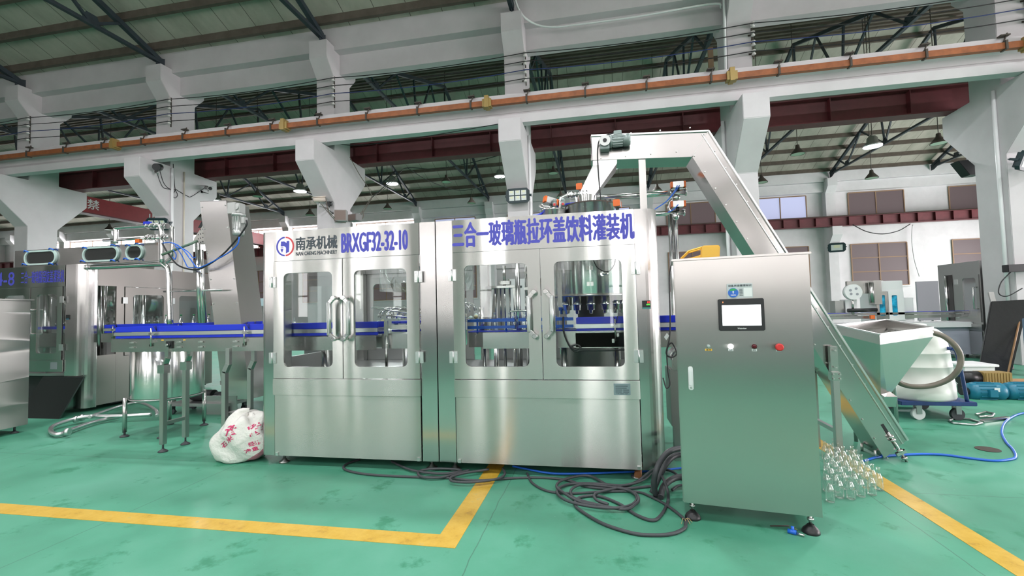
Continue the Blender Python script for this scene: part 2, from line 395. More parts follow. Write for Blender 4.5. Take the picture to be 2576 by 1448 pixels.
# ------------------------------------------------------------------ the building
ORD = ['first', 'second', 'third', 'fourth', 'fifth', 'sixth', 'seventh', 'eighth', 'ninth', 'tenth', 'eleventh', 'twelfth', 'thirteenth', 'fourteenth']
XW, XE, YS, YN = -58.0, 27.0, -9.0, 35.0
def struct(name, mb, mat, parent=None, **k):
    o = mb.build(name, mat, parent, **k)
    if parent is None: o['kind'] = 'structure'
    return o
struct('floor', MB().box(XW, XE, YS, YN, -0.2, 0.0), 'floor')
COLX = [-20.15, -14.15, -8.15, -2.15, 3.85, 9.85]
# middle row of columns: long corbels both sides carry the crane beams, small brackets at the top carry the gutter beam
PROFILE = [(12.58, 0), (12.58, 4.95), (11.56, 6.0), (11.56, 6.61), (12.60, 6.61), (12.60, 8.90), (12.22, 9.38), (12.22, 9.92), (13.9, 9.92), (13.9, 9.42),
           (13.52, 9.0), (13.52, 6.61), (14.48, 6.58), (14.48, 6.0), (13.50, 4.95), (13.50, 0)]
COL_SAYS = ['white corbelled column at the far left behind the dark-windowed bottling machine', 'white corbelled column carrying two black security cameras and conduit pipes',
            'white corbelled column with a beige camera and wired speaker boxes', 'white corbelled column with a six-panel floodlight above the main machine',
            'white corbelled column behind the raised end of the inclined cap conveyor', 'white corbelled column at the right edge of the photo']
COLS = []
for k, x in enumerate(COLX):
    o = MB().prism(PROFILE, 'x', x-0.30, x+0.30).build('concrete_column', 'column', bevel=0.012)
    tag(o, COL_SAYS[k], 'column', 'middle row of columns', 'structure'); COLS.append(o)
# far wall pilasters (same precast shape, half buried in the wall)
PIL = [(35.0, 0), (34.42, 0), (34.42, 5.3), (33.75, 6.0), (33.75, 6.56), (34.45, 6.56), (34.45, 8.95), (34.05, 9.4), (34.05, 9.92), (35.0, 9.92)]
for k in range(13):
    x = -56.15+6*k+0.0
    o = MB().prism(PIL, 'x', x-0.30, x+0.30).build('wall_pilaster', 'wall')
    o['kind'] = 'structure'
# crane beams
beam = MB().prism([(11.95, 6.62), (12.22, 6.62), (12.24, 6.84), (12.16, 6.93), (12.16, 7.08), (12.42, 7.17), (12.42, 7.33), (11.74, 7.33), (11.74, 7.17), (12.0, 7.08), (12.0, 6.93), (11.93, 6.84)], 'x', -45, 20)
tag(struct('crane_beam', beam, 'column'), 'long white concrete crane beam on the front corbels', 'beam')
g = MB().box(-45, 20, 12.93, 13.28, 9.16, 9.79)
tag(struct('gutter_beam', g.box(-45, 20, 12.62, 13.5, 9.79, 10.5), 'column'), 'white concrete gutter beam along the column tops', 'beam')
g = MB().box(XW, XE, 34.62, 35.0, 9.1, 9.76); struct('far_gutter_beam', g.box(XW, XE, 34.4, 35.0, 9.78, 10.45), 'wall')
def ibeam(y0, y1, z0, z1, x0, x1, stiff, name, label, lab2):
    yc = (y0+y1)/2; b = MB().box(x0, x1, y0, y1, z0, z0+0.03).box(x0, x1, y0, y1, z1-0.03, z1).box(x0, x1, yc-0.012, yc+0.012, z0+0.03, z1-0.03)
    o = b.build(name, 'maroon'); tag(o, label, 'crane beam', None, 'structure')
    s = MB(); x = x0+0.6
    while x < x1: s.box(x-0.008, x+0.008, y0+0.02, y1-0.02, z0+0.03, z1-0.03); x += stiff
    s.build('stiffener', 'maroon', o)
    r = MB().box(x0, x1, yc-0.03, yc+0.03, z1, z1+0.10); r.build('crane_rail', 'purlin', o)
    return o
ibeam(13.95, 14.35, 6.59, 7.30, -45, 20, 1.96, 'runway_beam', 'dark maroon steel crane beam on the back corbels of the column row', '')
ibeam(33.78, 34.18, 6.57, 7.20, XW, XE, 1.0, 'runway_beam', 'maroon steel crane beam along the far window wall', '')
# roof: slabs on purlins on trusses
SL = 0.4
def roofz(Y, base):                       # underside of the slabs of each slope
    return base
r1 = [(12.62, 10.50), (2.1, 10.50+SL*10.52), (-9.0, 10.50+SL*10.52-SL*11.1)]
r2 = [(13.5, 10.42), (24.1, 10.42+SL*10.6), (35.0, 10.42+SL*10.6-SL*10.9)]
b = MB()
for r in (r1, r2):
    for (ya, za), (yb, zb) in zip(r, r[1:]):
        b.prism([(ya, za), (yb, zb), (yb, zb+0.12), (ya, za+0.12)], 'x', XW, XE)
roof = struct('ceiling', b, 'roof')
def purlin(Y, r):
    (ya, za), (yr, zr), (yb, zb) = r
    z = za+(zr-za)*(Y-ya)/(yr-ya) if min(ya, yr) <= Y <= max(ya, yr) else zr+(zb-zr)*(Y-yr)/(yb-yr)
    MB().box(XW, XE, Y-0.06, Y+0.06, z-0.21, z+0.03).build('purlin', 'purlin', roof)
for k in range(21): purlin(12.28-0.98*k, r1)
for k in range(20): purlin(14.25+1.05*k, r2)
def truss(x, y0, yc, y1, zb, zt, label, group):
    """double-angle roof truss in the YZ plane"""
    t = empty('roof_truss', (x, y0, zb), label, 'roof truss', group)
    H = zt-zb
    def top(y): return zb+0.06+(H-0.06)*(1-abs(y-yc)/abs((y0 if (y-yc)*(y0-yc) > 0 else y1)-yc))
    tc = MB()
    tc.beam((x, y0, top(y0)), (x, yc, zt), 0.14, 0.15).beam((x, yc, zt), (x, y1, top(y1)), 0.14, 0.15); tc.build('top_chord', 'dark_steel', t)
    MB().beam((x, y0, zb), (x, y1, zb), 0.12, 0.10).build('bottom_chord', 'dark_steel', t)
    half = abs(yc-y0); bot = [yc-0.80*half, yc-0.41*half, yc, yc+0.41*half, yc+0.80*half]
    tops = [yc-0.88*half, yc-0.63*half, yc-0.44*half, yc-0.22*half, yc, yc+0.22*half, yc+0.44*half, yc+0.63*half, yc+0.88*half]
    links = [(0, 0), (0, 1), (1, 1), (1, 2), (1, 3), (2, 3), (2, 4), (2, 5), (3, 5), (3, 6), (3, 7), (4, 7), (4, 8)]
    for i, j in links:
        w = MB().beam((x, bot[i], zb), (x, tops[j], top(tops[j])), 0.075, 0.075); w.build('web_bar', 'dark_steel', t)
    # gusset plates at the joints and seats
    for y in bot: MB().prism([(y-0.28, zb-0.02), (y+0.28, zb-0.02), (y+0.14, zb+0.30), (y-0.14, zb+0.30)], 'x', x-0.012, x+0.012).build('gusset_plate', 'dark_steel', t)
    for y, s in ((y0, 1), (y1, -1)): MB().prism([(y-0.1*s, zb-0.2), (y+0.15*s, zb-0.2), (y+0.75*s, zb+0.05), (y+0.75*s, zb+0.35), (y-0.1*s, zb+0.1)], 'x', x-0.012, x+0.012).build('gusset_plate', 'dark_steel', t)
    return t
for k, x in enumerate([-20.15, -14.15, -8.15, -2.15]):
    truss(x, 12.42, 2.1, -8.4, 10.12, 14.15, ['dark steel near roof truss cut by the left photo edge', 'dark steel near roof truss above the column with two black cameras', 'dark steel near roof truss above the column with the speaker boxes', 'dark steel near roof truss whose foot shows above the floodlight column'][k], 'trusses of the near roof')
FT = ['far left roof truss beyond the leftmost column', 'roof truss seen just right of the leftmost upper column', 'roof truss behind the gap right of the camera column', 'roof truss ending at the far wall right of the speaker column',
      'roof truss spanning behind the floodlight column', 'roof truss seen through the gap left of the cap conveyor column', 'roof truss meeting the far wall right of the cap conveyor', 'roof truss at the far right behind the edge column']
for k, x in enumerate([-32.15, -26.15, -20.15, -14.15, -8.15, -2.15, 3.85, 9.85, 15.85, 21.85]):
    lab = {-14.15: FT[3], -8.15: FT[4], -2.15: FT[5], 9.85: FT[6].replace('meeting the far wall right of', 'crossing the gap above'), 15.85: FT[6], 21.85: FT[7], -20.15: FT[2], -26.15: FT[1], -32.15: FT[0], 3.85: 'roof truss mostly hidden behind the cap conveyor column'}[x]
    truss(x, 14.0, 24.1, 34.25, 10.2, 14.2, 'dark steel far '+lab.replace('far left ', 'leftmost '), 'trusses of the far roof')
# walls
struct('wall_back', MB().box(XW, XE, 35.0, 35.25, 0, 10.6), 'wall')
struct('wall_front', MB().box(XW, XE, YS-0.25, YS, 0, 10.6), 'south_wall')
struct('wall_left', MB().box(XW-0.25, XW, YS, YN, 0, 15), 'wall')
struct('wall_right', MB().box(XE, XE+0.25, YS, YN, 0, 15), 'wall')
WN = [0]
def window(x0, x1, z0, z1, y, s, glassm, cols, rows, axis='x', frame='brown_frame'):
    """window on a wall: pane + frame with mullions, s = side the room lies on"""
    WN[0] += 1
    def bx(mb, a0, a1, d0, d1, c0, c1):
        if axis == 'x': mb.box(a0, a1, min(y+s*d0, y+s*d1), max(y+s*d0, y+s*d1), c0, c1)
        else: mb.box(min(y+s*d0, y+s*d1), max(y+s*d0, y+s*d1), a0, a1, c0, c1)
    p = MB(); bx(p, x0, x1, 0.004, 0.03, z0, z1); o = p.build('window_%d' % WN[0], glassm); o['kind'] = 'structure'
    f = MB(); t = 0.06
    for i in range(cols+1):
        c = x0+(x1-x0)*i/cols; bx(f, c-t/2, c+t/2, 0.03, 0.08, z0, z1)
    for j in range(rows+1):
        c = z0+(z1-z0)*j/rows; bx(f, x0, x1, 0.03, 0.075, c-t/2, c+t/2)
    f.build('window_frame', frame, o)
    if axis == 'x':
        sl = MB(); bx(sl, x0-0.1, x1+0.1, 0.0, 0.14, z0-0.12, z0-0.03); sl.build('window_sill', 'wall', o)
for k in range(14):
    xc = -53.15+6*k
    if xc > XE-2: break
    bright = xc < -16
    up = 'win_far' if bright else 'win_blue' if abs(xc-12.85) < 1 or -13 < xc < 2 else 'win_mauve'
    hw = 2.62 if bright else 1.68
    window(xc-hw, xc+hw, 7.28 if bright else 7.40, 8.98, 35.0, -1, up, 2, 1)
    window(xc-1.68, xc+1.68, 2.55, 5.42, 35.0, -1, 'win_far' if xc < -40 else 'win_mauve', 2, 3)
for k in range(14):                         # behind the camera
    xc = -50.15+6*k
    if -32 < xc < 26: window(xc-1.2, xc+1.2, 3.0, 4.7, YS, 1, 'win_south', 4, 2)
for xc in (-12.55, -10.05, -4.4, 0.65, 7.5): window(xc-0.26, xc+0.26, 0.8, 7.0, YS, 1, 'streak_glow', 1, 4)   # unseen glowing strips added to streak the steel fronts with reflections
for k in range(14):  # unseen upper row of glowing panes, added to brighten the upper columns
    xc = -50.15+6*k
    if -38 < xc < 26: window(xc-2.1, xc+2.1, 7.3, 9.2, YS, 1, 'upper_fill', 3, 1)
window(-4.0, 9.5, 0.6, 6.4, XE, -1, 'win_east', 5, 3, axis='y', frame='dark_steel')
window(16.0, 32.0, 1.0, 6.2, XE, -1, 'win_east_far', 6, 3, axis='y', frame='dark_steel')
window(-4.0, 10.0, 1.0, 6.0, XW, 1, 'win_west', 5, 3, axis='y', frame='dark_steel')
# yellow floor lines
W = 0.0025
P0 = [(-9.0, 3.10), (-1.0, 3.07), (-0.98, 4.62)]
l = MB(); l.box(-9.5, -1.0, 3.00, 3.165, 0.0, W).box(-1.165, -1.0, 3.165, 5.4, 0.0, W)
tag(l.build('floor_line', 'yellow_line'), 'worn yellow L-shaped floor line in front of the machine', 'floor line')
l = MB().box(2.30, 2.47, 0.4, 7.4, 0.0, W)
tag(l.build('floor_line', 'yellow_line'), 'worn yellow floor line running past the glass bottles at right', 'floor line')

# conductor rail under the crane beam lip
cr = MB().prism([(11.60, 7.02), (11.72, 7.02), (11.72, 7.16), (11.60, 7.16)], 'x', -45, 20).build('conductor_rail', 'rust')
tag(cr, 'long rusty orange conductor rail along the white crane beam', 'rail')
k = 0; x = -26.0
while x < 13:
    h = MB().box(x-0.022, x+0.022, 11.57, 11.735, 7.0, 7.2).box(x-0.08, x+0.10, 11.60, 11.72, 7.32, 7.345).beam((x, 11.66, 7.2), (x+0.08, 11.66, 7.39), 0.03, 0.02)
    h.build('hanger_bracket', 'lamp_grey', cr); x += 1.52
for x in (-14.9, -8.85, -2.75, 3.35, 9.4):
    MB().box(x-0.12, x+0.12, 11.55, 11.75, 6.98, 7.19).box(x-0.055, x+0.055, 11.52, 11.77, 6.95, 7.27).build('joint_clamp', 'brass', cr)
# bare wires on porcelain insulators across the upper columns
ZW = [at(841.7, 194.6+dy, Y=12.45).z for dy in (0, 19.5, 39.5, 59.5)]
for k, x in enumerate(COLX):
    xr = x+0.27
    r = empty('insulator_rack', (xr, 12.52, ZW[0]), 'insulator rack on the '+COL_SAYS[k].replace('white corbelled ', ''), 'insulator rack', 'insulator racks on the upper columns')
    MB().box(xr+0.045, xr+0.075, 12.56, 12.585, ZW[3]-0.15, ZW[0]+0.10).box(xr-0.05, xr+0.06, 12.585, 12.60, ZW[1]-0.02, ZW[1]+0.02).box(xr-0.05, xr+0.06, 12.585, 12.60, ZW[3]-0.02, ZW[3]+0.02).build('bar', 'lamp_grey', r)
    for z in ZW: MB().lathe([(0.03, -0.07), (0.055, -0.05), (0.03, 0.0), (0.055, 0.05), (0.03, 0.07)], (xr+0.05, 12.52, z), n=10).build('insulator', 'insul', r)
for j, z in enumerate(ZW):
    pts = []
    xs = [-26.15]+COLX+[15.85]
    for a, b2 in zip(xs, xs[1:]):
        for q in range(6): t = q/6; pts.append((a+0.32+(b2-a)*t, 12.46, z-0.10*4*t*(1-t)))
    pts.append((xs[-1], 12.46, z))
    tag(MB().tube(pts, 0.013, 5).build('overhead_wire', 'cable_black' if j != 2 else simple('blue_wire', (0.02, 0.04, 0.16))), ['topmost of four wires strung across the upper columns', 'second from top of four wires strung across the upper columns', 'third, bluish wire strung across the upper columns', 'lowest of four wires strung across the upper columns'][j], 'wire')
# red bridge crane over the far nave
bc = empty('bridge_crane', (-27.4, 14.2, 7.3), 'red bridge crane girder spanning the far nave at left', 'bridge crane')
MB().box(-27.75, -27.25, 13.8, 34.3, 7.42, 8.30).build('girder', 'red_crane', bc)
MB().box(-28.1, -26.9, 13.85, 14.45, 7.38, 7.75).box(-28.1, -26.9, 33.7, 34.25, 7.28, 7.65).build('end_carriage', 'red_crane', bc)
MB().box(-27.8, -27.2, 13.8, 34.3, 7.36, 7.42).build('bottom_flange', 'maroon', bc)
for y, t in ((20.2, '禁'), (23.6, '止'), (31.0, '吊')):
    o = lettering('painted_sign', t, 'white_vinyl', bc, -0.3, 0.3, -0.27, 0.27, 0, 0.02, world=False)
    o.rotation_euler = (0, 0, PI/2); o.location = (0.152, y-14.2, 0.60)
# ------------------------------------------------------------------ the main bottle filling machine
YF = 4.36
fm = empty('filling_machine', (-1.52, 5.4, 0), 'large stainless steel filling machine lettered BRXGF32-32-10 with four glazed doors', 'filling machine')
ZB, ZT = 0.10, 2.50
def arc(cx, cy, r, a0, a1, n=8): return [(cx+r*math.cos(math.radians(a0+(a1-a0)*k/n)), cy+r*math.sin(math.radians(a0+(a1-a0)*k/n))) for k in range(n+1)]
def post(poly, name='corner_post', mat='post'):
    o = MB().prism(poly, 'z', ZB, ZT).build(name, mat, fm, bevel=0.003)
    return o
post([(-3.44, YF), (-3.44, 4.64), (-3.605, 4.64)]+arc(-3.605+0.05, YF+0.05, 0.05, 180, 270)[0:])
post([(-1.772, YF), (-1.606, YF), (-1.606, 4.62), (-1.772, 4.62)], 'middle_post')
post([(-1.596, YF), (-1.422, YF), (-1.422, 4.62), (-1.596, 4.62)], 'middle_post')
post([(0.35, YF)]+arc(0.565-0.13, YF+0.13, 0.13, 270, 360)+[(0.565, 4.70), (0.35, 4.70)])
for x0, x1 in ((-3.605, -3.44), (0.40, 0.565)): post([(x0, 6.25), (x1, 6.25), (x1, 6.42), (x0, 6.42)], 'rear_post', 'steel')
post([(-1.66, 6.30), (-1.54, 6.30), (-1.54, 6.42), (-1.66, 6.42)], 'rear_post', 'steel')
MODS = ((-3.438, -1.775, -2.617), (-1.420, 0.348, -0.538))
HEAD = []
for x0, x1, xs in MODS:
    HEAD.append(MB().box(x0, x1, YF-0.012, YF+0.05, 2.172, 2.498).build('header_panel', 'panel', fm, bevel=0.003))
    MB().box(x0, x1, YF-0.035, YF+0.02, 0.745, 0.914).build('ledge', 'panel', fm, bevel=0.003)
    k = MB().box(x0+0.007, x1-0.007, YF-0.010, YF+0.01, 0.104, 0.742).build('kick_panel', 'panel', fm, bevel=0.002)
    for xc in (x0+0.035, x1-0.035): MB().box(xc-0.014, xc+0.014, YF-0.022, YF-0.010, 0.106, 0.138).build('corner_clip', 'aluminium', k)
    # doors, rear doors
    for xa, xb, hx, seam in ((x0+0.003, xs-0.004, x0, 1), (xs+0.004, x1-0.003, x1, -1)):
        L = xb-xa
        w0, w1 = {(-3.435): (-3.310, -2.738), (-2.613): (-2.487, -1.908), (-1.417): (-1.298, -0.667), (-0.534): (-0.408, 0.222)}[round(xa, 3)]
        d = MB().holed(xa, xb, 0.920, 2.166, (w0, w1, 1.041, 2.035, 0.052), YF-0.028, YF-0.002).build('door', 'panel', fm, bevel=0.002)
        MB().rrect(w0-0.01, w1+0.01, 1.031, 2.045, 0.055, YF-0.006, YF-0.001).build('window_pane', 'glass', d)
        # pull handle
        mx = (xb-0.055 if seam == 1 else xa+0.048); bx = mx-0.052*seam
        h = MB().tube([(mx, YF-0.028, 1.752), (mx, YF-0.085, 1.752)], 0.016, 12).tube([(mx, YF-0.028, 1.334), (mx, YF-0.085, 1.334)], 0.016, 12)
        for z0_, z1_ in ((1.752, 1.698), (1.334, 1.388)):
            h.beam((mx, YF-0.10, z0_), (bx, YF-0.10, z1_), 0.034, 0.036, up=(0, 1, 0))
            h.cyl((mx, YF-0.078, z0_), (mx, YF-0.124, z0_), 0.024, n=18)
        h.build('handle', 'tube', d, bevel=0.003)
        g = MB().cyl((bx, YF-0.10, 1.372), (bx, YF-0.10, 1.714), 0.0215, n=18)
        for q in range(3): g.box(bx-0.012+0.010*q, bx-0.007+0.010*q, YF-0.125, YF-0.11, 1.378, 1.708)
        g.build('handle_grip', 'aluminium', d)
        for zc in (1.945, 1.135):
            hg = MB().box(hx-0.042, hx-0.004, YF-0.040, YF-0.026, zc-0.057, zc+0.057).box(hx+0.002, hx+0.040, YF-0.040, YF-0.026, zc-0.057, zc+0.057)
            hg.cyl((hx-0.001, YF-0.044, zc-0.057), (hx-0.001, YF-0.044, zc+0.057), 0.007, n=8)
            for a in (-0.028, 0.027):
                for b in (-0.038, 0.038): hg.cyl((hx+a, YF-0.040, zc+b), (hx+a, YF-0.045, zc+b), 0.006, n=8)
            hg.build('hinge', 'aluminium', d, bevel=0.001)
        MB().holed(xa, xb, 0.95, 2.17, (w0-0.03, w1+0.03, 1.06, 2.02, 0.07), 6.36, 6.385).build('rear_door', 'steel_dim', fm)
        MB().rrect(w0-0.04, w1+0.04, 1.05, 2.03, 0.075, 6.368, 6.374).build('rear_window_pane', 'glass', fm)
    MB().box(x0, x1, 6.33, 6.40, 2.172, 2.498).build('rear_header', 'steel_dim', fm)
    MB().box(x0, x1, 6.36, 6.40, 0.104, 0.95).build('rear_panel', 'steel_dim', fm)
# ends: low panels and headers with an opening for the conveyor
for xa, xb in ((-3.60, -3.57), (0.53, 0.56)):
    MB().box(xa, xb, 4.64, 6.25, 0.104, 1.10).build('end_panel', 'steel_dim', fm)
    MB().box(xa, xb, 4.64, 6.25, 2.172, 2.498).build('end_header', 'steel_dim', fm)
    MB().box(xa+0.01, xb-0.01, 5.15, 6.25, 1.10, 2.172).build('end_window', 'glass', fm)
MB().box(-3.57, 0.53, 4.62, 6.33, 0.86, 0.885).build('work_deck', 'steel_dim', fm)
MB().box(-3.57, 0.53, 4.55, 6.36, 0.17, 0.20).build('base_plate', 'steel_dim', fm)
for x in (-3.40, -1.715, -1.47, 0.30):
    for y in (4.46, 6.2):
        f = MB().cyl((x, y, 0.03), (x, y, 0.18), 0.014, n=10).cyl((x, y, 0.075), (x, y, 0.095), 0.026, n=6).lathe([(0.055, 0.0), (0.055, 0.010), (0.030, 0.022), (0.018, 0.045)], (x, y, 0), n=18)
        f.build('levelling_foot', 'steel_dim', fm)
MB().box(-3.5, 0.45, 4.46, 4.52, 0.14, 0.19).build('base_rail', 'dark_void', fm)
MB().box(-3.35, 0.25, 4.75, 6.3, 0.012, 0.17).build('underside_shade_block', 'dark_void', fm)  # dark block added to deepen the shade under the machine
# lettering and badges
H0, H1 = HEAD
YH = YF-0.012
lettering('model_lettering', 'BRXGF32-32-10', 'letter_blue', H0, -2.632, -1.898, 2.230, 2.430, YH, 0.040)
lettering('maker_lettering', '南承机械', 'letter_dark', H0, -3.170, -2.686, 2.282, 2.420, YH, 0.032)
lettering('maker_lettering', 'NAN CHENG MACHINERY', 'letter_dark', H0, -3.172, -2.686, 2.222, 2.262, YH, 0.035)
lettering('title_lettering', '三合一玻璃瓶拉环盖饮料灌装机', 'letter_blue', H1, -1.412, 0.344, 2.220, 2.468, YH, 0.034)
def ring_sector(mb, cx, cz, r0, r1, a0, a1, y, n=20):
    o = [(cx+r1*math.cos(math.radians(a0+(a1-a0)*k/n)), cz+r1*math.sin(math.radians(a0+(a1-a0)*k/n))) for k in range(n+1)]
    i = [(cx+r0*math.cos(math.radians(a0+(a1-a0)*k/n)), cz+r0*math.sin(math.radians(a0+(a1-a0)*k/n))) for k in range(n+1)]
    for k in range(n): mb.prism([o[k], o[k+1], i[k+1], i[k]], 'y', y-0.0018, y-0.0008)
lx, lz = -3.301, 2.329
lg = MB(); ring_sector(lg, lx, lz, 0.090, 0.108, 93, 267, YH); lg.build('logo_ring', 'letter_blue', H0)
lg = MB(); ring_sector(lg, lx, lz, 0.090, 0.108, -87, 87, YH); lg.build('logo_ring', 'letter_red', H0)
s_ = 0.0085/8.6
def lp(pts): return [(lx-0.108+(a-685)*0.216/545, lz+0.108-(b-430)*0.216/600) for a, b in pts]
lg = MB()
lg.prism(lp([(828, 575), (935, 575), (1000, 632), (1000, 572), (1085, 567), (1075, 895), (980, 945), (983, 770), (905, 705), (900, 725), (822, 722)]), 'y', YH-0.0018, YH-0.0008)
lg.prism(lp([(822, 735), (905, 740), (903, 760), (820, 758)]), 'y', YH-0.0018, YH-0.0008)
lg.prism(lp([(820, 770), (905, 772), (903, 790), (819, 788)]), 'y', YH-0.0018, YH-0.0008)
lg.prism(lp([(818, 800), (902, 802), (895, 828), (862, 920), (818, 830)]), 'y', YH-0.0018, YH-0.0008)
lg.build('logo_letter', 'letter_blue', H0)
p = MB().rrect(0.113, 0.262, 0.784, 0.888, 0.004, YF-0.040, YF-0.0352).build('nameplate', simple('nameplate_metal', (0.30, 0.36, 0.40), 0.35, 0.6), fm)
q = MB()
for r in range(4): q.box(0.128, 0.128+[0.11, 0.10, 0.06, 0.055][r], YF-0.0412, YF-0.040, 0.862-0.018*r, 0.868-0.018*r)
for r in range(2): q.box(0.196, 0.248, YF-0.0412, YF-0.040, 0.826-0.018*r, 0.832-0.018*r)
q.build('nameplate_print', 'letter_dark', p)
lettering('nameplate_print', 'CE ISO QS', 'letter_dark', p, 0.135, 0.240, 0.790, 0.801, YF-0.040, 0.02)
tcn = MB().rrect(0.396, 0.471, 1.566, 1.643, 0.004, YF-0.010, YF+0.002).build('temperature_controller', 'black', fm)
lettering('display_digits', '10', emit('red_digits', (1.0, 0.06, 0.05), 2.0), tcn, 0.442, 0.464, 1.618, 1.637, YF-0.010, 0.02)
lettering('display_digits', '499', emit('green_digits', (0.15, 0.9, 0.1), 1.4), tcn, 0.432, 0.464, 1.597, 1.613, YF-0.010, 0.02)
MB().box(0.399, 0.468, YF-0.0115, YF-0.010, 1.568, 1.579).build('key_strip', simple('teal_key_strip', (0.05, 0.30, 0.27), 0.4), tcn)

# ---- inside: rinser, capper frame, filler
def shaft(x, y, z0, z1, r, name='shaft', mat='steel'): return MB().cyl((x, y, z0), (x, y, z1), r, n=18).build(name, mat, fm)
for x, y, r in ((-3.25, 5.0, 0.05), (-3.12, 5.3, 0.035), (-2.93, 5.1, 0.03), (-2.3, 5.35, 0.11), (-1.95, 4.95, 0.06), (-1.28, 5.0, 0.022), (-1.2, 5.25, 0.03), (-1.05, 5.05, 0.018), (-0.93, 5.2, 0.055), (-0.72, 5.0, 0.028), (-0.62, 5.25, 0.05), (-0.38, 5.0, 0.04), (0.18, 5.0, 0.035)):
    shaft(x, y, 0.2, 1.33, r)
# rinser: hub, tilted arms with white grippers, water ring
RX, RY = -2.15, 5.55
MB().lathe([(0.09, 0.9), (0.09, 1.50), (0.20, 1.52), (0.20, 1.56), (0.07, 1.60), (0.07, 2.1), (0.16, 2.12), (0.16, 2.20)], (RX, RY, 0), n=24).build('rinser_hub', 'steel', fm)
MB().lathe([(0.56, 1.86), (0.60, 1.86), (0.60, 2.42), (0.56, 2.42)], (RX, RY, 0), n=40, caps=False).build('splash_guard', 'glass', fm)
MB().tube([(RX+0.62*math.cos(a), RY+0.62*math.sin(a), 1.50+0.06*math.cos(a+2.6)) for a in [2*PI*k/48 for k in range(49)]], 0.010, 6).tube([(RX+0.70*math.cos(a), RY+0.70*math.sin(a), 1.56+0.10*math.cos(a+2.9)) for a in [2*PI*k/48 for k in range(49)]], 0.008, 6).build('guide_track', 'tube', fm)
for k in range(24):
    a = 2*PI*k/24; ca, sa = math.cos(a), math.sin(a)
    tilt = 0.09*math.sin(a*1.0+0.5)
    g = MB().tube([(RX+r*ca, RY+r*sa, 1.60+dz+tilt*(r-0.2)) for r, dz in ((0.18, 0.0), (0.40, 0.05), (0.52, 0.07), (0.60, 0.03), (0.62, -0.04))], 0.008, 6)
    g.box(RX+0.50*ca-0.018, RX+0.50*ca+0.018, RY+0.50*sa-0.018, RY+0.50*sa+0.018, 1.54+tilt*0.3, 1.60+tilt*0.3)
    arm = g.build('gripper_arm', 'tube', fm)
    if k % 2 == 0 or sa < 0:
        MB().lathe([(0.012, 0.0), (0.026, 0.012), (0.026, 0.035), (0.013, 0.05)], (RX+0.61*ca, RY+0.61*sa, 1.50+tilt*0.4), axis=(ca, sa, -0.5), n=10).build('gripper_pad', 'gasket' if k % 4 else simple('yellowed_gripper_pad', (0.62, 0.58, 0.34), 0.4), arm)
# star wheels: scalloped blue discs
def starwheel(x, y, r, n, z, mat='blue_rail'):
    pts = []
    for k in range(n*6):
        a = 2*PI*k/(n*6); pts.append((x+(r-0.022*max(0, math.cos(a*n))**0.7)*math.cos(a), y+(r-0.022*max(0, math.cos(a*n))**0.7)*math.sin(a)))
    o = MB().prism(pts, 'z', z-0.012, z+0.012).prism(pts, 'z', z-0.105, z-0.085).cyl((x, y, z-0.12), (x, y, z+0.03), 0.05)
    return o.build('star_wheel', mat, fm)
starwheel(-2.15, 5.0, 0.22, 10, 1.475); starwheel(-0.98, 5.42, 0.25, 12, 1.475, 'blue_guide'); starwheel(-0.52, 5.15, 0.18, 8, 1.475, 'blue_guide')
# front plates under the guides, slotted uprights, guides
for x0, x1, y in ((-2.38, -1.68, 4.72), (-1.40, -1.20, 4.80), (-1.19, -0.66, 4.60), (-0.42, 0.30, 4.66)):
    MB().box(x0, x1, y, y+0.012, 1.19, 1.356).build('guide_plate', 'steel', fm, bevel=0.002)
for x in (-2.30, -1.955):
    u = MB().box(x-0.022, x+0.022, 4.66, 4.675, 1.33, 1.50).cyl((x, 4.668, 0.89), (x, 4.668, 1.34), 0.016)
    u.box(x-0.006, x+0.006, 4.657, 4.66, 1.44, 1.49).box(x-0.006, x+0.006, 4.657, 4.66, 1.38, 1.42); u.cyl((x, 4.65, 1.43), (x, 4.66, 1.43), 0.012)
    u.build('slotted_upright', 'steel', fm)
MB().box(-2.27, -1.68, 4.69, 4.70, 1.405, 1.452).build('guide_plate', 'steel', fm)
for x0, x1, y in ((-1.40, -0.88, 4.76), (-0.845, -0.56, 4.78), (-0.60, -0.26, 4.72)):
    g = MB().box(x0, x1, y, y+0.03, 1.462, 1.494).box(x0, x1, y, y+0.03, 1.390, 1.420)
    for xx in (x0+0.1, x1-0.1): g.cyl((xx, y+0.04, 1.34), (xx, y+0.04, 1.50), 0.010)
    g.build('curved_guide', 'blue_guide', fm)
MB().box(-1.40, 0.30, 4.78, 5.0, 1.352, 1.362).build('deck_strip', 'blue_rail', fm)
shaft(-0.855, 4.86, 0.89, 2.40, 0.026, 'column_tube', 'tube'); shaft(-0.80, 5.3, 0.89, 2.45, 0.05, 'column_tube', 'tube')
shaft(-1.30, 5.0, 1.30, 1.62, 0.035, 'column_tube'); shaft(0.30, 5.35, 0.89, 2.45, 0.03, 'column_tube', 'tube')
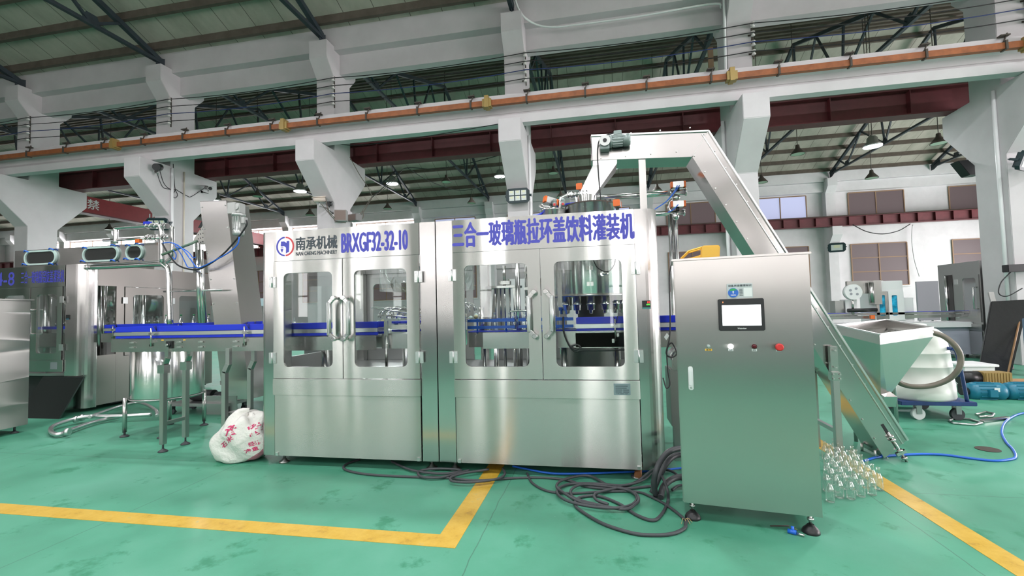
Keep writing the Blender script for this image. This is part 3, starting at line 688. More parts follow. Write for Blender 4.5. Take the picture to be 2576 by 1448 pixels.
# capper frame: top plate on leaning legs with hanging rods
c = MB().prism([(-1.24, 5.05), (-0.92, 5.05), (-0.86, 5.18), (-0.92, 5.36), (-1.24, 5.36), (-1.30, 5.2)], 'z', 1.835, 1.862)
for xa, xb, y in ((-1.22, -1.30, 5.08), (-0.93, -0.86, 5.08), (-1.2, -1.26, 5.32), (-0.95, -0.9, 5.32)): c.beam((xa, y, 1.84), (xb, y, 1.30), 0.05, 0.012)
for k in range(5): c.cyl((-1.16+0.055*k, 5.10+0.03*(k % 2), 1.40), (-1.16+0.055*k, 5.10+0.03*(k % 2), 1.86), 0.009, n=8)
c.cyl((-1.07, 5.2, 1.86), (-1.07, 5.2, 2.1), 0.02).box(-1.13, -1.0, 5.15, 5.25, 1.88, 1.92)
c.build('capper_frame', 'steel', fm)
g = MB()
for k in range(9): g.cyl((-0.78+0.02*(k % 3), 5.0+0.05*(k//3), 1.42), (-0.78+0.02*(k % 3), 5.0+0.05*(k//3), 2.35), 0.010, n=8)
for z in (1.62, 1.80, 1.98, 2.15): g.box(-0.80, -0.64, 4.96, 5.14, z, z+0.03)
for z in (1.70, 2.05): g.cyl((-0.70, 4.94, z), (-0.70, 4.94, z+0.07), 0.035)
g.build('valve_rack', 'steel', fm)
MB().tube(smooth_path([(-0.92, 4.7, 1.57), (-0.80, 4.68, 1.575), (-0.66, 4.7, 1.57)]), 0.010).tube(smooth_path([(-0.64, 4.7, 1.52), (-0.72, 4.68, 1.515), (-0.735, 4.68, 1.49), (-0.72, 4.68, 1.465), (-0.64, 4.7, 1.46)]), 0.012).build('bent_tube', 'tube', fm)
# filler bowl with valves
BX, BY = -0.09, 5.36
MB().lathe([(0.02, 1.722), (0.435, 1.722), (0.44, 1.73), (0.44, 2.40), (0.40, 2.46), (0.02, 2.47)], (BX, BY, 0), n=48).build('filler_bowl', 'drum', fm)
MB().lathe([(0.455, 1.712), (0.462, 1.722), (0.455, 1.732)], (BX, BY, 0), n=48).build('bowl_rim', 'steel', fm)
d_ = MB().box(-0.115, -0.085, 4.905, 4.918, 1.82, 1.86).box(-0.075, -0.045, 4.905, 4.918, 1.82, 1.86).box(-0.115, -0.085, 4.905, 4.918, 1.99, 2.03).box(-0.075, -0.045, 4.905, 4.918, 1.99, 2.03)
d_.build('bowl_hinge', 'bolt', fm)
MB().cyl((0.05, 4.95, 1.94), (0.05, 4.87, 1.94), 0.022).cyl((0.05, 4.87, 1.94), (0.11, 4.87, 1.94), 0.014).build('bowl_valve', 'tube', fm)
for k in range(14):
    a = 2*PI*k/14+0.25; x, y = BX+0.34*math.cos(a), BY+0.34*math.sin(a)
    MB().lathe([(0.046, 1.722), (0.046, 1.64), (0.050, 1.635), (0.050, 1.62), (0.042, 1.615), (0.042, 1.565), (0.020, 1.56), (0.020, 1.53), (0.010, 1.52)], (x, y, 0), n=16).build('filling_valve', 'tube', fm)
MB().lathe([(0.15, 1.45), (0.15, 1.72)], (BX, BY, 0), n=20).build('bowl_column', 'dark_void', fm)
MB().lathe([(0.06, 0.885), (0.30, 0.885), (0.30, 1.32), (0.34, 1.33), (0.34, 1.36), (0.06, 1.36)], (BX, BY, 0), n=36).build('filler_drum', 'drum', fm)
hz = MB().tube(smooth_path([(-0.36, 4.70, 1.50), (-0.355, 4.63, 1.36), (-0.32, 4.62, 1.25), (-0.27, 4.62, 1.17), (-0.22, 4.61, 1.155), (-0.19, 4.62, 1.19), (-0.22, 4.63, 1.22), (-0.28, 4.62, 1.205), (-0.24, 4.61, 1.17), (-0.1, 4.62, 1.165), (0.1, 4.62, 1.163), (0.30, 4.64, 1.17)]), 0.009)
hz.build('sensor_cable', 'cable_black', fm)
MB().tube(smooth_path([(-0.05, 4.72, 2.12), (0.0, 4.74, 2.0), (0.10, 4.72, 1.95), (0.17, 4.74, 2.02), (0.19, 4.75, 2.12)]), 0.006).build('sensor_cable', 'cable_black', fm)
MB().box(-0.42, -0.375, 4.8, 4.85, 1.60, 2.30).build('side_rail', 'steel', fm)

# ---- what stands on the machine's top
tc = MB().lathe([(0.02, 2.45), (0.155, 2.45), (0.155, 2.70), (0.165, 2.705), (0.155, 2.715), (0.02, 2.73)], (-0.475, 5.2, 0), n=28).build('small_tank', 'drum', fm)
MB().lathe([(0.02, 2.44), (0.27, 2.44), (0.27, 2.735), (0.285, 2.74), (0.285, 2.752), (0.26, 2.757), (0.24, 2.75)], (-0.055, 5.25, 0), n=40).build('cap_sorter', 'drum', fm)
MB().lathe([(0.287, 2.736), (0.29, 2.744), (0.287, 2.752)], (-0.055, 5.25, 0), n=40, caps=False).build('sorter_rim', 'lamp_grey', fm)
MB().lathe([(0.105, 2.74), (0.125, 2.86)], (-0.10, 5.25, 0), n=32, caps=False).build('sorter_funnel', 'tube', fm)
p = MB().tube(smooth_path([(-0.40, 5.2, 2.72), (-0.40, 5.2, 2.80), (-0.375, 5.2, 2.855), (-0.31, 5.2, 2.88), (-0.24, 5.2, 2.885)]), 0.024, 12).cyl((-0.24, 5.2, 2.885), (-0.02, 5.2, 2.885), 0.024)
for x in (-0.30, -0.26, -0.165, -0.13, -0.09): p.cyl((x-0.008, 5.2, 2.885), (x+0.008, 5.2, 2.885), 0.038)
p.build('product_pipe', 'tube', fm)
sg = MB().cyl((-0.255, 5.18, 2.885), (-0.175, 5.18, 2.885), 0.034, n=16).build('sight_glass', 'glass', fm)
def actuator(x, y, z, rz, L=0.12, both=True, tilt=0.0, name='valve_actuator'):
    a = MB().rrect(-L/2, L/2, -0.035, 0.035, 0.012, -0.035, 0.035)
    R = Matrix.Translation((x, y, z)) @ Matrix.Rotation(rz, 4, 'Z') @ Matrix.Rotation(tilt, 4, 'Y')
    bmesh.ops.transform(a.bm, matrix=R, verts=a.bm.verts[:]); o = a.build(name, 'aluminium', fm, bevel=0.002)
    for s in ((-1, 1) if both else (-1,)):
        c_ = MB().rrect(-0.036, 0.036, -0.037, 0.037, 0.012, -0.012, 0.012)
        bmesh.ops.transform(c_.bm, matrix=R @ Matrix.Translation((s*(L/2+0.010), 0, 0)) @ Matrix.Rotation(PI/2, 4, 'Z'), verts=c_.bm.verts[:])
        c_.build('end_cap', 'orange', o, bevel=0.002)
    return o
actuator(-0.50, 5.15, 2.815, 0.5, tilt=0.25)
v = MB().cyl((-0.50, 5.18, 2.72), (-0.50, 5.18, 2.78), 0.02)
for dx in (-0.02, 0.075): v.cyl((-0.43+dx, 5.1, 2.73), (-0.43+dx, 5.1, 2.79), 0.024).sphere((-0.43+dx, 5.1, 2.80), 0.027, 10)
v.build('valve_body', 'motor_grey', fm)
v = MB()
for dx in (-0.02, 0.075): v.box(-0.43+dx-0.012, -0.43+dx+0.012, 5.072, 5.080, 2.742, 2.768)
v.build('valve_tag', 'red', fm)
MB().tube(smooth_path([(-0.62, 5.1, 2.76), (-0.60, 5.08, 2.73), (-0.55, 5.1, 2.72), (-0.50, 5.1, 2.725)]), 0.012).tube(smooth_path([(-0.60, 5.12, 2.775), (-0.57, 5.1, 2.75), (-0.5, 5.1, 2.74)]), 0.010).build('clamp_fitting', 'tube', fm)
actuator(-0.165, 5.32, 2.985, 1.45, both=True); MB().cyl((-0.165, 5.3, 2.885), (-0.165, 5.3, 2.95), 0.018).build('valve_stem', 'steel', fm)
actuator(0.235, 5.0, 2.70, 1.35, L=0.08); MB().cyl((0.235, 5.0, 2.5), (0.235, 5.0, 2.66), 0.018).build('valve_stem', 'steel', fm)
MB().tube(smooth_path([(-0.85, 5.0, 2.48), (-0.72, 5.05, 2.60), (-0.62, 5.1, 2.655), (-0.5, 5.2, 2.74), (-0.32, 5.4, 2.82), (-0.2, 5.45, 2.835), (-0.06, 5.45, 2.80), (0.02, 5.4, 2.74)]), 0.016).build('air_hose', 'blue_rail', fm)
# long clamp pipe to the right with two valves and the twin standpipes
p = MB().cyl((-0.02, 5.62, 2.925), (1.06, 5.62, 2.925), 0.034, n=18)
for x in (0.88, 1.055): p.cyl((x-0.008, 5.62, 2.925), (x+0.008, 5.62, 2.925), 0.048, n=18)
for x in (0.12, 0.18): p.cyl((x, 5.62, 2.60), (x, 5.62, 2.925), 0.018)
p.cyl((0.45, 5.62, 2.685), (1.03, 5.62, 2.685), 0.028, n=18).cyl((1.02, 5.62, 2.685), (1.036, 5.62, 2.685), 0.042, n=18)
p.tube(smooth_path([(0.92, 5.62, 2.90), (0.93, 5.62, 2.86), (0.88, 5.62, 2.82), (0.86, 5.62, 2.76), (0.88, 5.62, 2.70)]), 0.022, 10)
for x in (0.868, 0.925): p.cyl((x, 5.62, 0.0), (x, 5.62, 2.685), 0.026, n=18)
p.sphere((0.94, 5.6, 2.86), 0.05, 12, (1, 0.8, 0.8)).sphere((0.925, 5.6, 2.64), 0.05, 12, (0.9, 0.8, 1))
p.build('pipe_manifold', 'tube', fm)
actuator(0.965, 5.58, 3.005, 0.0, L=0.125); actuator(0.955, 5.58, 2.775, 0.05, L=0.125)
MB().cyl((0.965, 5.6, 2.93), (0.965, 5.6, 2.97), 0.02).cyl((0.955, 5.6, 2.70), (0.955, 5.6, 2.74), 0.02).build('valve_stem', 'black', fm)
for dx in (0, 0.012):
    MB().tube(smooth_path([(0.95+dx*2, 5.53, 2.985), (0.90+dx, 5.50, 2.90), (0.80, 5.42, 2.78), (0.63, 5.32, 2.66), (0.45, 5.2, 2.52)]), 0.006).build('air_tube', 'blue_hose', fm)
MB().tube(smooth_path([(0.95, 5.53, 2.76), (0.89, 5.5, 2.70), (0.82, 5.45, 2.66)]), 0.006).build('air_tube', 'blue_hose', fm)

# ---- conveyors through the machine: rails, chain, side plates, legs
def conveyor(name, x0, x1, y0, legs, label, clamps=(), rail=True):
    cv = empty(name, (x0, y0, 0), label, 'conveyor')
    w = 0.30
    MB().box(x0, x1, y0, y0+0.012, 1.185, 1.338).box(x0, x1, y0+w-0.012, y0+w, 1.185, 1.338).box(x0, x0+0.012, y0+0.012, y0+w-0.012, 1.185, 1.30).build('side_plate', 'steel', cv, bevel=0.002)
    MB().box(x0+0.02, x1, y0+0.10, y0+0.20, 1.325, 1.343).build('chain', 'steel_dim', cv)
    for ys, s in ((y0+0.055, -1), (y0+0.245, 1)):
        MB().box(x0+0.01, x1, ys-0.014, ys+0.014, 1.425, 1.490).box(x0+0.01, x1, ys-0.012, ys+0.012, 1.346, 1.377).build('guide_rail', 'blue_rail', cv, bevel=0.004)
        MB().box(x0+0.0, x1, ys-0.020 if s < 0 else ys+0.006, ys-0.006 if s < 0 else ys+0.020, 1.380, 1.422).build('rail_holder', 'aluminium', cv, bevel=0.003)
    for x in clamps:
        MB().cyl((x, y0-0.015, 1.25), (x, y0-0.015, 1.47), 0.009, n=8).cyl((x, y0-0.02, 1.40), (x, y0+0.05, 1.40), 0.008, n=8).box(x-0.035, x-0.012, y0-0.028, y0, 1.235, 1.275).box(x+0.012, x+0.035, y0-0.028, y0, 1.295, 1.33).box(x-0.02, x+0.02, y0-0.03, y0+0.0, 1.385, 1.415).build('rail_clamp', 'steel', cv)
        MB().tube([(x-0.015, y0+0.03, 1.495), (x+0.02, y0+0.035, 1.44), (x+0.03, y0+0.02, 1.50)], 0.004, 6).build('cable_tie', 'cable_black', cv)
    for xl, low in legs:
        for y in (y0+0.0, y0+0.30):
            MB().box(xl-0.028, xl+0.028, y-0.028, y+0.028, 0.09, 1.00).build('leg', 'steel_dim', cv, bevel=0.003)
            MB().box(xl-0.05, xl+0.05, y-0.04, y+0.04, 0.93, 1.03).beam((xl+0.02, y, 1.02), (xl+0.06, y, 1.12), 0.07, 0.02).box(xl+0.03, xl+0.085, y-0.02, y+0.02, 1.10, 1.27).build('leg_bracket', 'steel', cv, bevel=0.002)
            MB().cyl((xl, y, 0.03), (xl, y, 0.10), 0.010, n=8).lathe([(0.052, 0), (0.05, 0.012), (0.02, 0.03), (0.012, 0.04)], (xl, y, 0), n=16).build('levelling_foot', 'rubber', cv)
        MB().box(xl-0.02, xl+0.02, y0+0.028, y0+0.272, low-0.02, low+0.02).build('cross_bar', 'steel_dim', cv)
    return cv
cv1 = conveyor('bottle_conveyor', -5.93, -2.40, 4.62, ((-5.15, 0.33),), 'infeed bottle conveyor with blue rails leading into the machine from the left', (-5.32, -4.03))
# drive bearing, clips and tags on the front plate
b = MB().box(-5.10, -5.02, 4.602, 4.62, 1.225, 1.31).cyl((-5.06, 4.61, 1.268), (-5.06, 4.585, 1.268), 0.026); b.build('shaft_bearing', 'black', cv1)
MB().cyl((-5.06, 4.59, 1.268), (-5.06, 4.565, 1.268), 0.014).build('shaft_end', 'bolt', cv1)
for x in (-5.60, -4.92, -4.62, -4.15): [MB().box(x-0.03, x+0.03, 4.600, 4.615, z, z+0.015).cyl((x, 4.598, z+0.008), (x, 4.62, z+0.008), 0.011).build('plate_clip', 'bolt', cv1) for z in (1.232, 1.290)]
for x in (-5.17, -4.86): MB().box(x-0.018, x+0.018, 4.6185, 4.6198, 1.318, 1.330).build('yellow_tag', 'yellow_plastic', cv1)
for xl, y in ((-4.30, 4.62), (-4.22, 4.92)):
    MB().box(xl-0.025, xl+0.025, y-0.025, y+0.025, 0.42, 0.95).beam((xl, y, 0.94), (xl+0.05, y, 1.04), 0.05, 0.05).box(xl+0.025, xl+0.075, y-0.02, y+0.02, 1.03, 1.22).build('bent_leg', 'steel_dim', cv1)
    MB().box(xl-0.025, xl+0.025, y-0.025, y+0.025, 0.03, 0.42).build('leg_lower', 'steel_dim', cv1)
    MB().lathe([(0.05, 0), (0.048, 0.012), (0.02, 0.03)], (xl, y, 0), n=14).build('levelling_foot', 'rubber', cv1)
MB().box(-4.31, -4.21, 4.66, 4.90, 0.43, 0.47).build('cross_bar', 'steel_dim', cv1)
cv2 = conveyor('bottle_conveyor', -0.24, 1.75, 4.66, ((1.45, 0.30),), 'outfeed bottle conveyor with blue rails seen between the machine and the control cabinet', (0.155, 1.3))

# ---- bottles
def bottle_mb(x, y, z, s=1.0, tilt=(0, 0, 1)):
    return MB().lathe([(0.004*s, 0.002), (0.028*s, 0.0), (0.031*s, 0.006), (0.031*s, 0.092*s), (0.028*s, 0.108*s), (0.017*s, 0.132*s), (0.0125*s, 0.150*s), (0.0122*s, 0.176*s), (0.0145*s, 0.178*s), (0.0145*s, 0.186*s), (0.0125*s, 0.188*s), (0.0085*s, 0.188*s)], (x, y, z), tilt, n=14)
BOT = None
def bottle(x, y, z, label, group, rz=0.0, s=1.0):
    global BOT
    if BOT is None:
        o = bottle_mb(0, 0, 0).build('glass_bottle', 'bottle', None); BOT = o
    else:
        o = BOT.copy(); C.objects.link(o); WM[o.name] = Matrix()
    o.location = (x, y, z); o.rotation_euler = (0, 0, rz); o.scale = (s, s, s)
    tag(o, label, 'bottle', group); return o
# ------------------------------------------------------------------ control cabinet (turned a little towards the camera)
CX, CY, CR = 0.568, 3.622, math.atan2(-0.155, 0.988)
cb = empty('control_cabinet', (CX, CY, 0), 'stainless steel electrical control cabinet with lit touch screen and push buttons', 'control cabinet', rz=CR)
CW, CD = 0.894, 0.46
MB().box(0, CW, 0.022, CD, 0.126, 1.938).build('body', 'cabinet', cb, bevel=0.004, world=False)
cd = MB().rrect(0.006, CW-0.004, 0.130, 1.926, 0.004, 0.0, 0.020).build('door', 'cabinet', cb, bevel=0.003, world=False)
WM[cd.name] = Matrix()
MB().box(-0.012, CW+0.012, -0.006, CD+0.01, 1.928, 1.944).build('rain_cap', 'cabinet', cb, bevel=0.003, world=False)
hm = MB().rrect(0.298, 0.598, 1.399, 1.630, 0.012, -0.016, 0.0).build('touch_panel', 'black', cd, bevel=0.003, world=False)
MB().rrect(0.323, 0.576, 1.436, 1.585, 0.002, -0.0172, -0.016).build('screen', 'screen', hm, world=False)
lettering('panel_brand', 'Weinview', 'white_vinyl', hm, 0.420, 0.478, 1.411, 1.422, -0.016, 0.02, world=False)
MB().box(0.328, 0.334, -0.0172, -0.016, 1.602, 1.611).build('power_led', emit('orange_led', (1.0, 0.25, 0.08), 1.5), hm, world=False)
sg = MB().rrect(0.363, 0.531, 1.634, 1.741, 0.006, -0.006, 0.0).build('status_sign', simple('silver_grey_sign', (0.52, 0.55, 0.56), 0.4), cd, world=False)
lettering('sign_lettering', '设备状态管理标识', 'letter_dark', sg, 0.372, 0.524, 1.718, 1.733, -0.006, 0.03, world=False)
for k, t in enumerate(('正常运行', '停机待料', '设备保养', '设备检修', '设备停用')): lettering('sign_lettering', t, 'letter_dark', sg, 0.443, 0.467, 1.694-0.011*k, 1.701-0.011*k, -0.006, 0.02, world=False)
MB().box(0.473, 0.526, -0.0068, -0.006, 1.645, 1.708).build('sign_note', 'white_plastic', sg, world=False)
di = MB().cyl((0.403, -0.006, 1.6745), (0.403, -0.012, 1.6745), 0.034, n=28).build('dial', simple('blue_dial', (0.02, 0.13, 0.55), 0.35), sg, world=False)
d2 = MB(); d2.prism([(0.403+0.031*math.cos(a), 1.6745+0.031*math.sin(a)) for a in [math.radians(35+110*k/12) for k in range(13)]]+[(0.385, 1.687)], 'y', -0.0132, -0.012); d2.build('dial_window', simple('green_dial_window', (0.03, 0.35, 0.10), 0.4), di, world=False)
lettering('dial_lettering', '设备状态', 'white_vinyl', di, 0.386, 0.420, 1.652, 1.662, -0.012, 0.03, world=False)
MB().prism([(0.403, 1.690), (0.410, 1.678), (0.4055, 1.678), (0.4055, 1.668), (0.4005, 1.668), (0.4005, 1.678), (0.396, 1.678)], 'y', -0.0132, -0.012).build('dial_arrow', 'white_vinyl', di, world=False)
for x, mt, r, nm_, lab in ((0.222, simple('grey_green_lens', (0.36, 0.42, 0.40), 0.25), 0.011, 'pilot_light', 'grey-green pilot light'), (0.371, emit('white_lit_lens', (1, 1, 1), 3.0), 0.0145, 'pilot_light', 'lit white pilot light'), (0.524, M['dark_red'], 0.0135, 'push_button', 'dark red push button')):
    o = MB().cyl((x, 0, 1.286), (x, -0.012, 1.286), r+0.004, n=20).lathe([(r, 0), (r, 0.012), (r*0.6, 0.02)], (x, -0.012, 1.286), (0, -1, 0), n=20).build(nm_, mt, cd, world=False); o['label'] = lab
e = MB().cyl((0.676, 0, 1.284), (0.676, -0.03, 1.284), 0.014, n=18).lathe([(0.018, 0), (0.026, 0.004), (0.026, 0.018), (0.018, 0.024)], (0.676, -0.028, 1.284), (0, -1, 0), n=24).build('emergency_stop', 'red', cd, world=False); e['label'] = 'red mushroom emergency stop button'
for x, t, mt in ((0.222, '急停', 'yellow_plastic'), (0.371, '电源', 'white_plastic'), (0.524, '停止', 'white_plastic'), (0.676, '急停', 'white_plastic')):
    w_ = 0.024 if mt == 'yellow_plastic' else 0.016
    o = MB().box(x-w_, x+w_, -0.002, 0, 1.252, 1.267).build('button_label', mt, cd, world=False)
    lettering('label_print', t, 'letter_dark', o, x-w_*0.7, x+w_*0.7, 1.255, 1.264, -0.002, 0.02, world=False)
hd = MB().rrect(0.074, 0.108, 0.962, 1.136, 0.014, -0.012, 0.0).build('door_handle', 'white_plastic', cd, bevel=0.003, world=False)
MB().rrect(0.080, 0.100, 0.995, 1.108, 0.008, -0.026, -0.012).build('handle_lever', 'white_plastic', hd, bevel=0.004, world=False)
MB().cyl((0.090, -0.012, 0.979), (0.090, -0.018, 0.979), 0.007, n=12).build('lock', 'bolt', hd, world=False)
for x in (0.066, 0.828):
    for y in (0.055, 0.40):
        o = MB().cyl((x, y, 0.05), (x, y, 0.135), 0.011, n=10).cyl((x, y, 0.085), (x, y, 0.102), 0.022, n=6).build('levelling_foot', 'bolt', cb, world=False)
        WM[o.name] = Matrix()
        MB().lathe([(0.056, 0), (0.056, 0.012), (0.048, 0.028), (0.030, 0.045), (0.020, 0.058)], (x, y, 0), n=22).build('rubber_pad', 'black', o, world=False)
# yellow case lying on the cabinet
yc = empty('plastic_case', (0.80, 3.93, 1.944), 'yellow plastic tool case lying on top of the control cabinet', 'tool case', rz=CR)
k = MB().prism([(0.03, 0.0), (0.165, 0.0), (0.175, 0.11), (0.16, 0.118), (0.045, 0.122), (0.038, 0.11)], 'y', -0.07, 0.07); k.build('case_body', 'yellow_plastic', yc, bevel=0.006, world=False)
k = MB().tube([(0.04, -0.06, 0.110), (-0.06, -0.06, 0.085), (-0.118, -0.06, 0.03), (-0.118, -0.06, 0.008), (0.03, -0.06, 0.012)], 0.007, 8).tube([(0.04, 0.06, 0.110), (-0.06, 0.06, 0.085), (-0.118, 0.06, 0.03), (-0.118, 0.06, 0.008), (0.03, 0.06, 0.012)], 0.007, 8).cyl((-0.118, -0.06, 0.02), (-0.118, 0.06, 0.02), 0.007).cyl((-0.06, -0.06, 0.085), (-0.06, 0.06, 0.085), 0.007)
k.build('handle_frame', 'yellow_plastic', yc, world=False)
k = MB().prism([(-0.118, 0.0), (0.03, 0.0), (0.035, 0.055), (0.015, 0.045), (-0.03, 0.034), (-0.06, 0.030), (-0.09, 0.022), (-0.118, 0.018)], 'y', -0.058, 0.058); k.build('tray', 'yellow_plastic', yc, bevel=0.003, world=False)
# ------------------------------------------------------------------ inclined cap conveyor
YE, EW = 5.20, 0.36
el = empty('cap_elevator', (1.9, YE+EW/2, 0), 'tall stainless inclined cap conveyor running from the floor up over the machine', 'inclined conveyor')
def pt(px, py): q = at(px, py, Y=YE); return (q.x, q.z)
A = [pt(1487, 342), pt(1782, 330), pt(2282, 1106), pt(2226, 1152), pt(1742, 393), pt(1487, 402)]
# side sheets, tray bottom, covers
for y in (YE, YE+EW-0.006): MB().prism(A, 'y', y, y+0.006).build('side_sheet', 'elevator', el)
def strip(p, q, name, mat, inset=0.0, t=0.008): MB().beam((p[0], YE+EW/2, p[1]), (q[0], YE+EW/2, q[1]), EW-0.002, t, up=(0, 0, 1)).build(name, mat, el)
strip(A[0], A[1], 'top_cover', 'elevator'); strip(A[1], A[2], 'top_cover', 'elevator'); strip(A[3], A[4], 'belly_sheet', 'elevator'); strip(A[4], A[5], 'belly_sheet', 'elevator')
MB().box(A[0][0]-0.004, A[0][0]+0.004, YE, YE+EW, A[5][1], A[0][1]).build('end_cover', 'elevator', el)
for y in (YE-0.012,):
    def off(p, q, d):
        n_ = Vector((-(q[1]-p[1]), q[0]-p[0])).normalized()*d; return (p[0]+n_.x, p[1]+n_.y), (q[0]+n_.x, q[1]+n_.y)
    f = MB()
    for p, q in ((A[0], A[1]), (A[1], A[2])): f.beam((p[0], y+0.004, p[1]), (q[0], y+0.004, q[1]), 0.018, 0.022, up=(0, 1, 0))
    f.build('cover_flange', 'aluminium', el)
    f = MB(); p, q = off(A[1], A[2], -0.055); f.beam((p[0]-0.02, y+0.007, p[1]), (q[0], y+0.007, q[1]), 0.010, 0.012, up=(0, 1, 0)); f.build('side_rib', 'aluminium', el)
jx = (A[1][0]+A[4][0])/2
MB().beam((A[1][0], YE-0.004, A[1][1]), (A[4][0], YE-0.004, A[4][1]), 0.014, 0.008, up=(0, 1, 0)).build('seam_bead', 'steel', el)
bl = []
for t in [k/17 for k in range(18)]: bl.append((A[4][0]+(A[3][0]-A[4][0])*t+0.02, A[4][1]+(A[3][1]-A[4][1])*t+0.005)); bl.append((A[1][0]+(A[2][0]-A[1][0])*t-0.045, A[1][1]+(A[2][1]-A[1][1])*t-0.03))
for t in (0.1, 0.35, 0.6, 0.85): bl.append((A[5][0]+(A[4][0]-A[5][0])*t, A[5][1]+0.012)); bl.append((A[0][0]+(A[1][0]-A[0][0])*t, A[0][1]-0.012))
for x, z in bl: MB().cyl((x, YE, z), (x, YE-0.012, z), 0.008, n=8).build('bolt', 'bolt', el)
# chute dropping into the cap sorter
c0, c1 = pt(1492, 402), pt(1548, 398)
P4 = lambda x0, x1, y0, y1, z: [(x0, y0, z), (x1, y0, z), (x1, y1, z), (x0, y1, z)]
ch = MB(); up = P4(c0[0], c1[0]+0.02, YE+0.01, YE+EW-0.02, c0[1]+0.02); lo = P4(-0.20, -0.02, 5.17, 5.33, 2.83)
mid = P4(c0[0]-0.005, c1[0]+0.015, YE+0.01, YE+EW-0.02, c0[1]-0.06)
for a, b_ in ((up, mid), (mid, lo)):
    for i in range(4): ch.quad(a[i], a[(i+1) % 4], b_[(i+1) % 4], b_[i])
ch.build('discharge_chute', 'tube', el)
# support post standing on the machine's top frame
sp = pt(1617, 395); bx_ = sp[0]
MB().box(bx_-0.045, bx_+0.03, YE+0.02, YE+0.08, 2.50, sp[1]).build('support_post', 'steel', el, bevel=0.003)
MB().box(bx_-0.10, 0.40, YE+0.0, YE+0.10, 2.44, 2.50).build('support_rail', 'steel_dim', el)
# gear motor
g0 = pt(1521, 365)
gb = MB().box(g0[0]-0.050, g0[0]+0.050, YE-0.13, YE-0.004, g0[1]-0.085, g0[1]+0.060).cyl((g0[0], YE-0.13, g0[1]), (g0[0], YE-0.15, g0[1]), 0.052, n=24).build('gearbox', 'motor_grey', el, bevel=0.006)
fl = MB().cyl((g0[0], YE-0.148, g0[1]), (g0[0], YE-0.158, g0[1]), 0.060, n=28)
fl.build('gear_flange', 'motor_silver', gb); MB().cyl((g0[0], YE-0.158, g0[1]), (g0[0], YE-0.164, g0[1]), 0.022, n=20).build('output_shaft', 'black', gb)
mo = MB().lathe([(0.055, 0.0), (0.072, 0.012), (0.072, 0.03), (0.060, 0.035), (0.060, 0.155), (0.068, 0.16), (0.068, 0.215), (0.055, 0.235)], (g0[0]+0.045, YE-0.075, g0[1]+0.012), (1, 0, 0), n=28)
for k in range(14): a = 2*PI*k/14; mo.beam((g0[0]+0.085, YE-0.075+0.064*math.cos(a), g0[1]+0.012+0.064*math.sin(a)), (g0[0]+0.195, YE-0.075+0.064*math.cos(a), g0[1]+0.012+0.064*math.sin(a)), 0.006, 0.012)
mo = mo.build('motor', 'motor_grey', el)
MB().box(g0[0]+0.10, g0[0]+0.185, YE-0.115, YE-0.035, g0[1]+0.07, g0[1]+0.115).build('terminal_box', 'motor_grey', mo, bevel=0.004)
cpts = [(g0[0]+0.10, YE-0.08, g0[1]+0.10), (g0[0]-0.02, YE-0.10, g0[1]+0.06), (g0[0]-0.075, YE-0.06, g0[1]-0.02), (g0[0]-0.08, YE-0.03, g0[1]-0.3), (g0[0]-0.06, YE-0.03, 2.72), (g0[0]-0.055, YE-0.05, 2.50)]
MB().tube(smooth_path(cpts), 0.007).build('motor_cable', 'cable_black', el)
# tail take-up: slot, screw
tq = pt(2248, 1105); sl = pt(2226, 1078)
d = Vector((A[2][0]-A[1][0], A[2][1]-A[1][1])).normalized()
MB().beam((sl[0]-d.x*0.05, YE-0.003, sl[1]-d.y*0.05), (sl[0]+d.x*0.05, YE-0.003, sl[1]+d.y*0.05), 0.026, 0.004, up=(0, 1, 0)).build('takeup_slot', 'dark_void', el)
tk = MB().cyl((sl[0]+d.x*0.03, YE-0.02, sl[1]+d.y*0.03), (sl[0]+d.x*0.36, YE-0.02, sl[1]+d.y*0.36), 0.011, n=10)
for q in (0.07, 0.105, 0.22, 0.30): tk.cyl((sl[0]+d.x*q, YE-0.02, sl[1]+d.y*q), (sl[0]+d.x*(q+0.018), YE-0.02, sl[1]+d.y*(q+0.018)), 0.026, n=8)
tk.beam((sl[0]+d.x*0.24, YE-0.015, sl[1]+d.y*0.24), (sl[0]+d.x*0.27, YE-0.015, sl[1]+d.y*0.27), 0.09, 0.03, up=(0, 1, 0)); tk.build('takeup_screw', 'bolt', el)
# low feet under the tail so that it stands on the floor
for y in (YE+0.06, YE+EW-0.06): MB().cyl((A[3][0]-0.05, y, 0.0), (A[3][0]-0.05, y, A[3][1]+0.06), 0.014, n=8).build('tail_foot', 'bolt', el)
# leg frame holding the incline: clamp plate, square posts, cross bar
lg0 = at(2105, 1158, Z=0.0); LX_, LY_ = at(2097, 900, Y=YE-0.06).x, YE-0.06
for y in (LY_, YE+EW+0.06):
    MB().box(LX_-0.030, LX_+0.030, y-0.03, y+0.03, 0.0, 0.845).build('support_leg', 'steel_dim', el, bevel=0.003)
    s = -1 if y < YE+0.1 else 1
    MB().box(LX_-0.042, LX_+0.042, y-0.04, y+0.04, 0.80, 0.885).build('clamp_block', 'steel', el, bevel=0.004)
    MB().box(LX_-0.035, LX_+0.035, y-0.015 if s < 0 else y-0.035, y+0.035 if s < 0 else y+0.015, 0.885, 1.14).build('clamp_plate', 'steel', el, bevel=0.003)
    for z in (0.822, 0.865, 0.93, 1.10):
        for dx in ((-0.03, 0.03) if z < 0.9 else (0,)): MB().cyl((LX_+dx, y-0.045*1, z), (LX_+dx, y-0.055, z), 0.009, n=6).build('clamp_bolt', 'bolt', el)
MB().box(LX_-0.02, LX_+0.02, LY_+0.03, YE+EW+0.03, 0.27, 0.31).build('cross_bar', 'steel_dim', el)
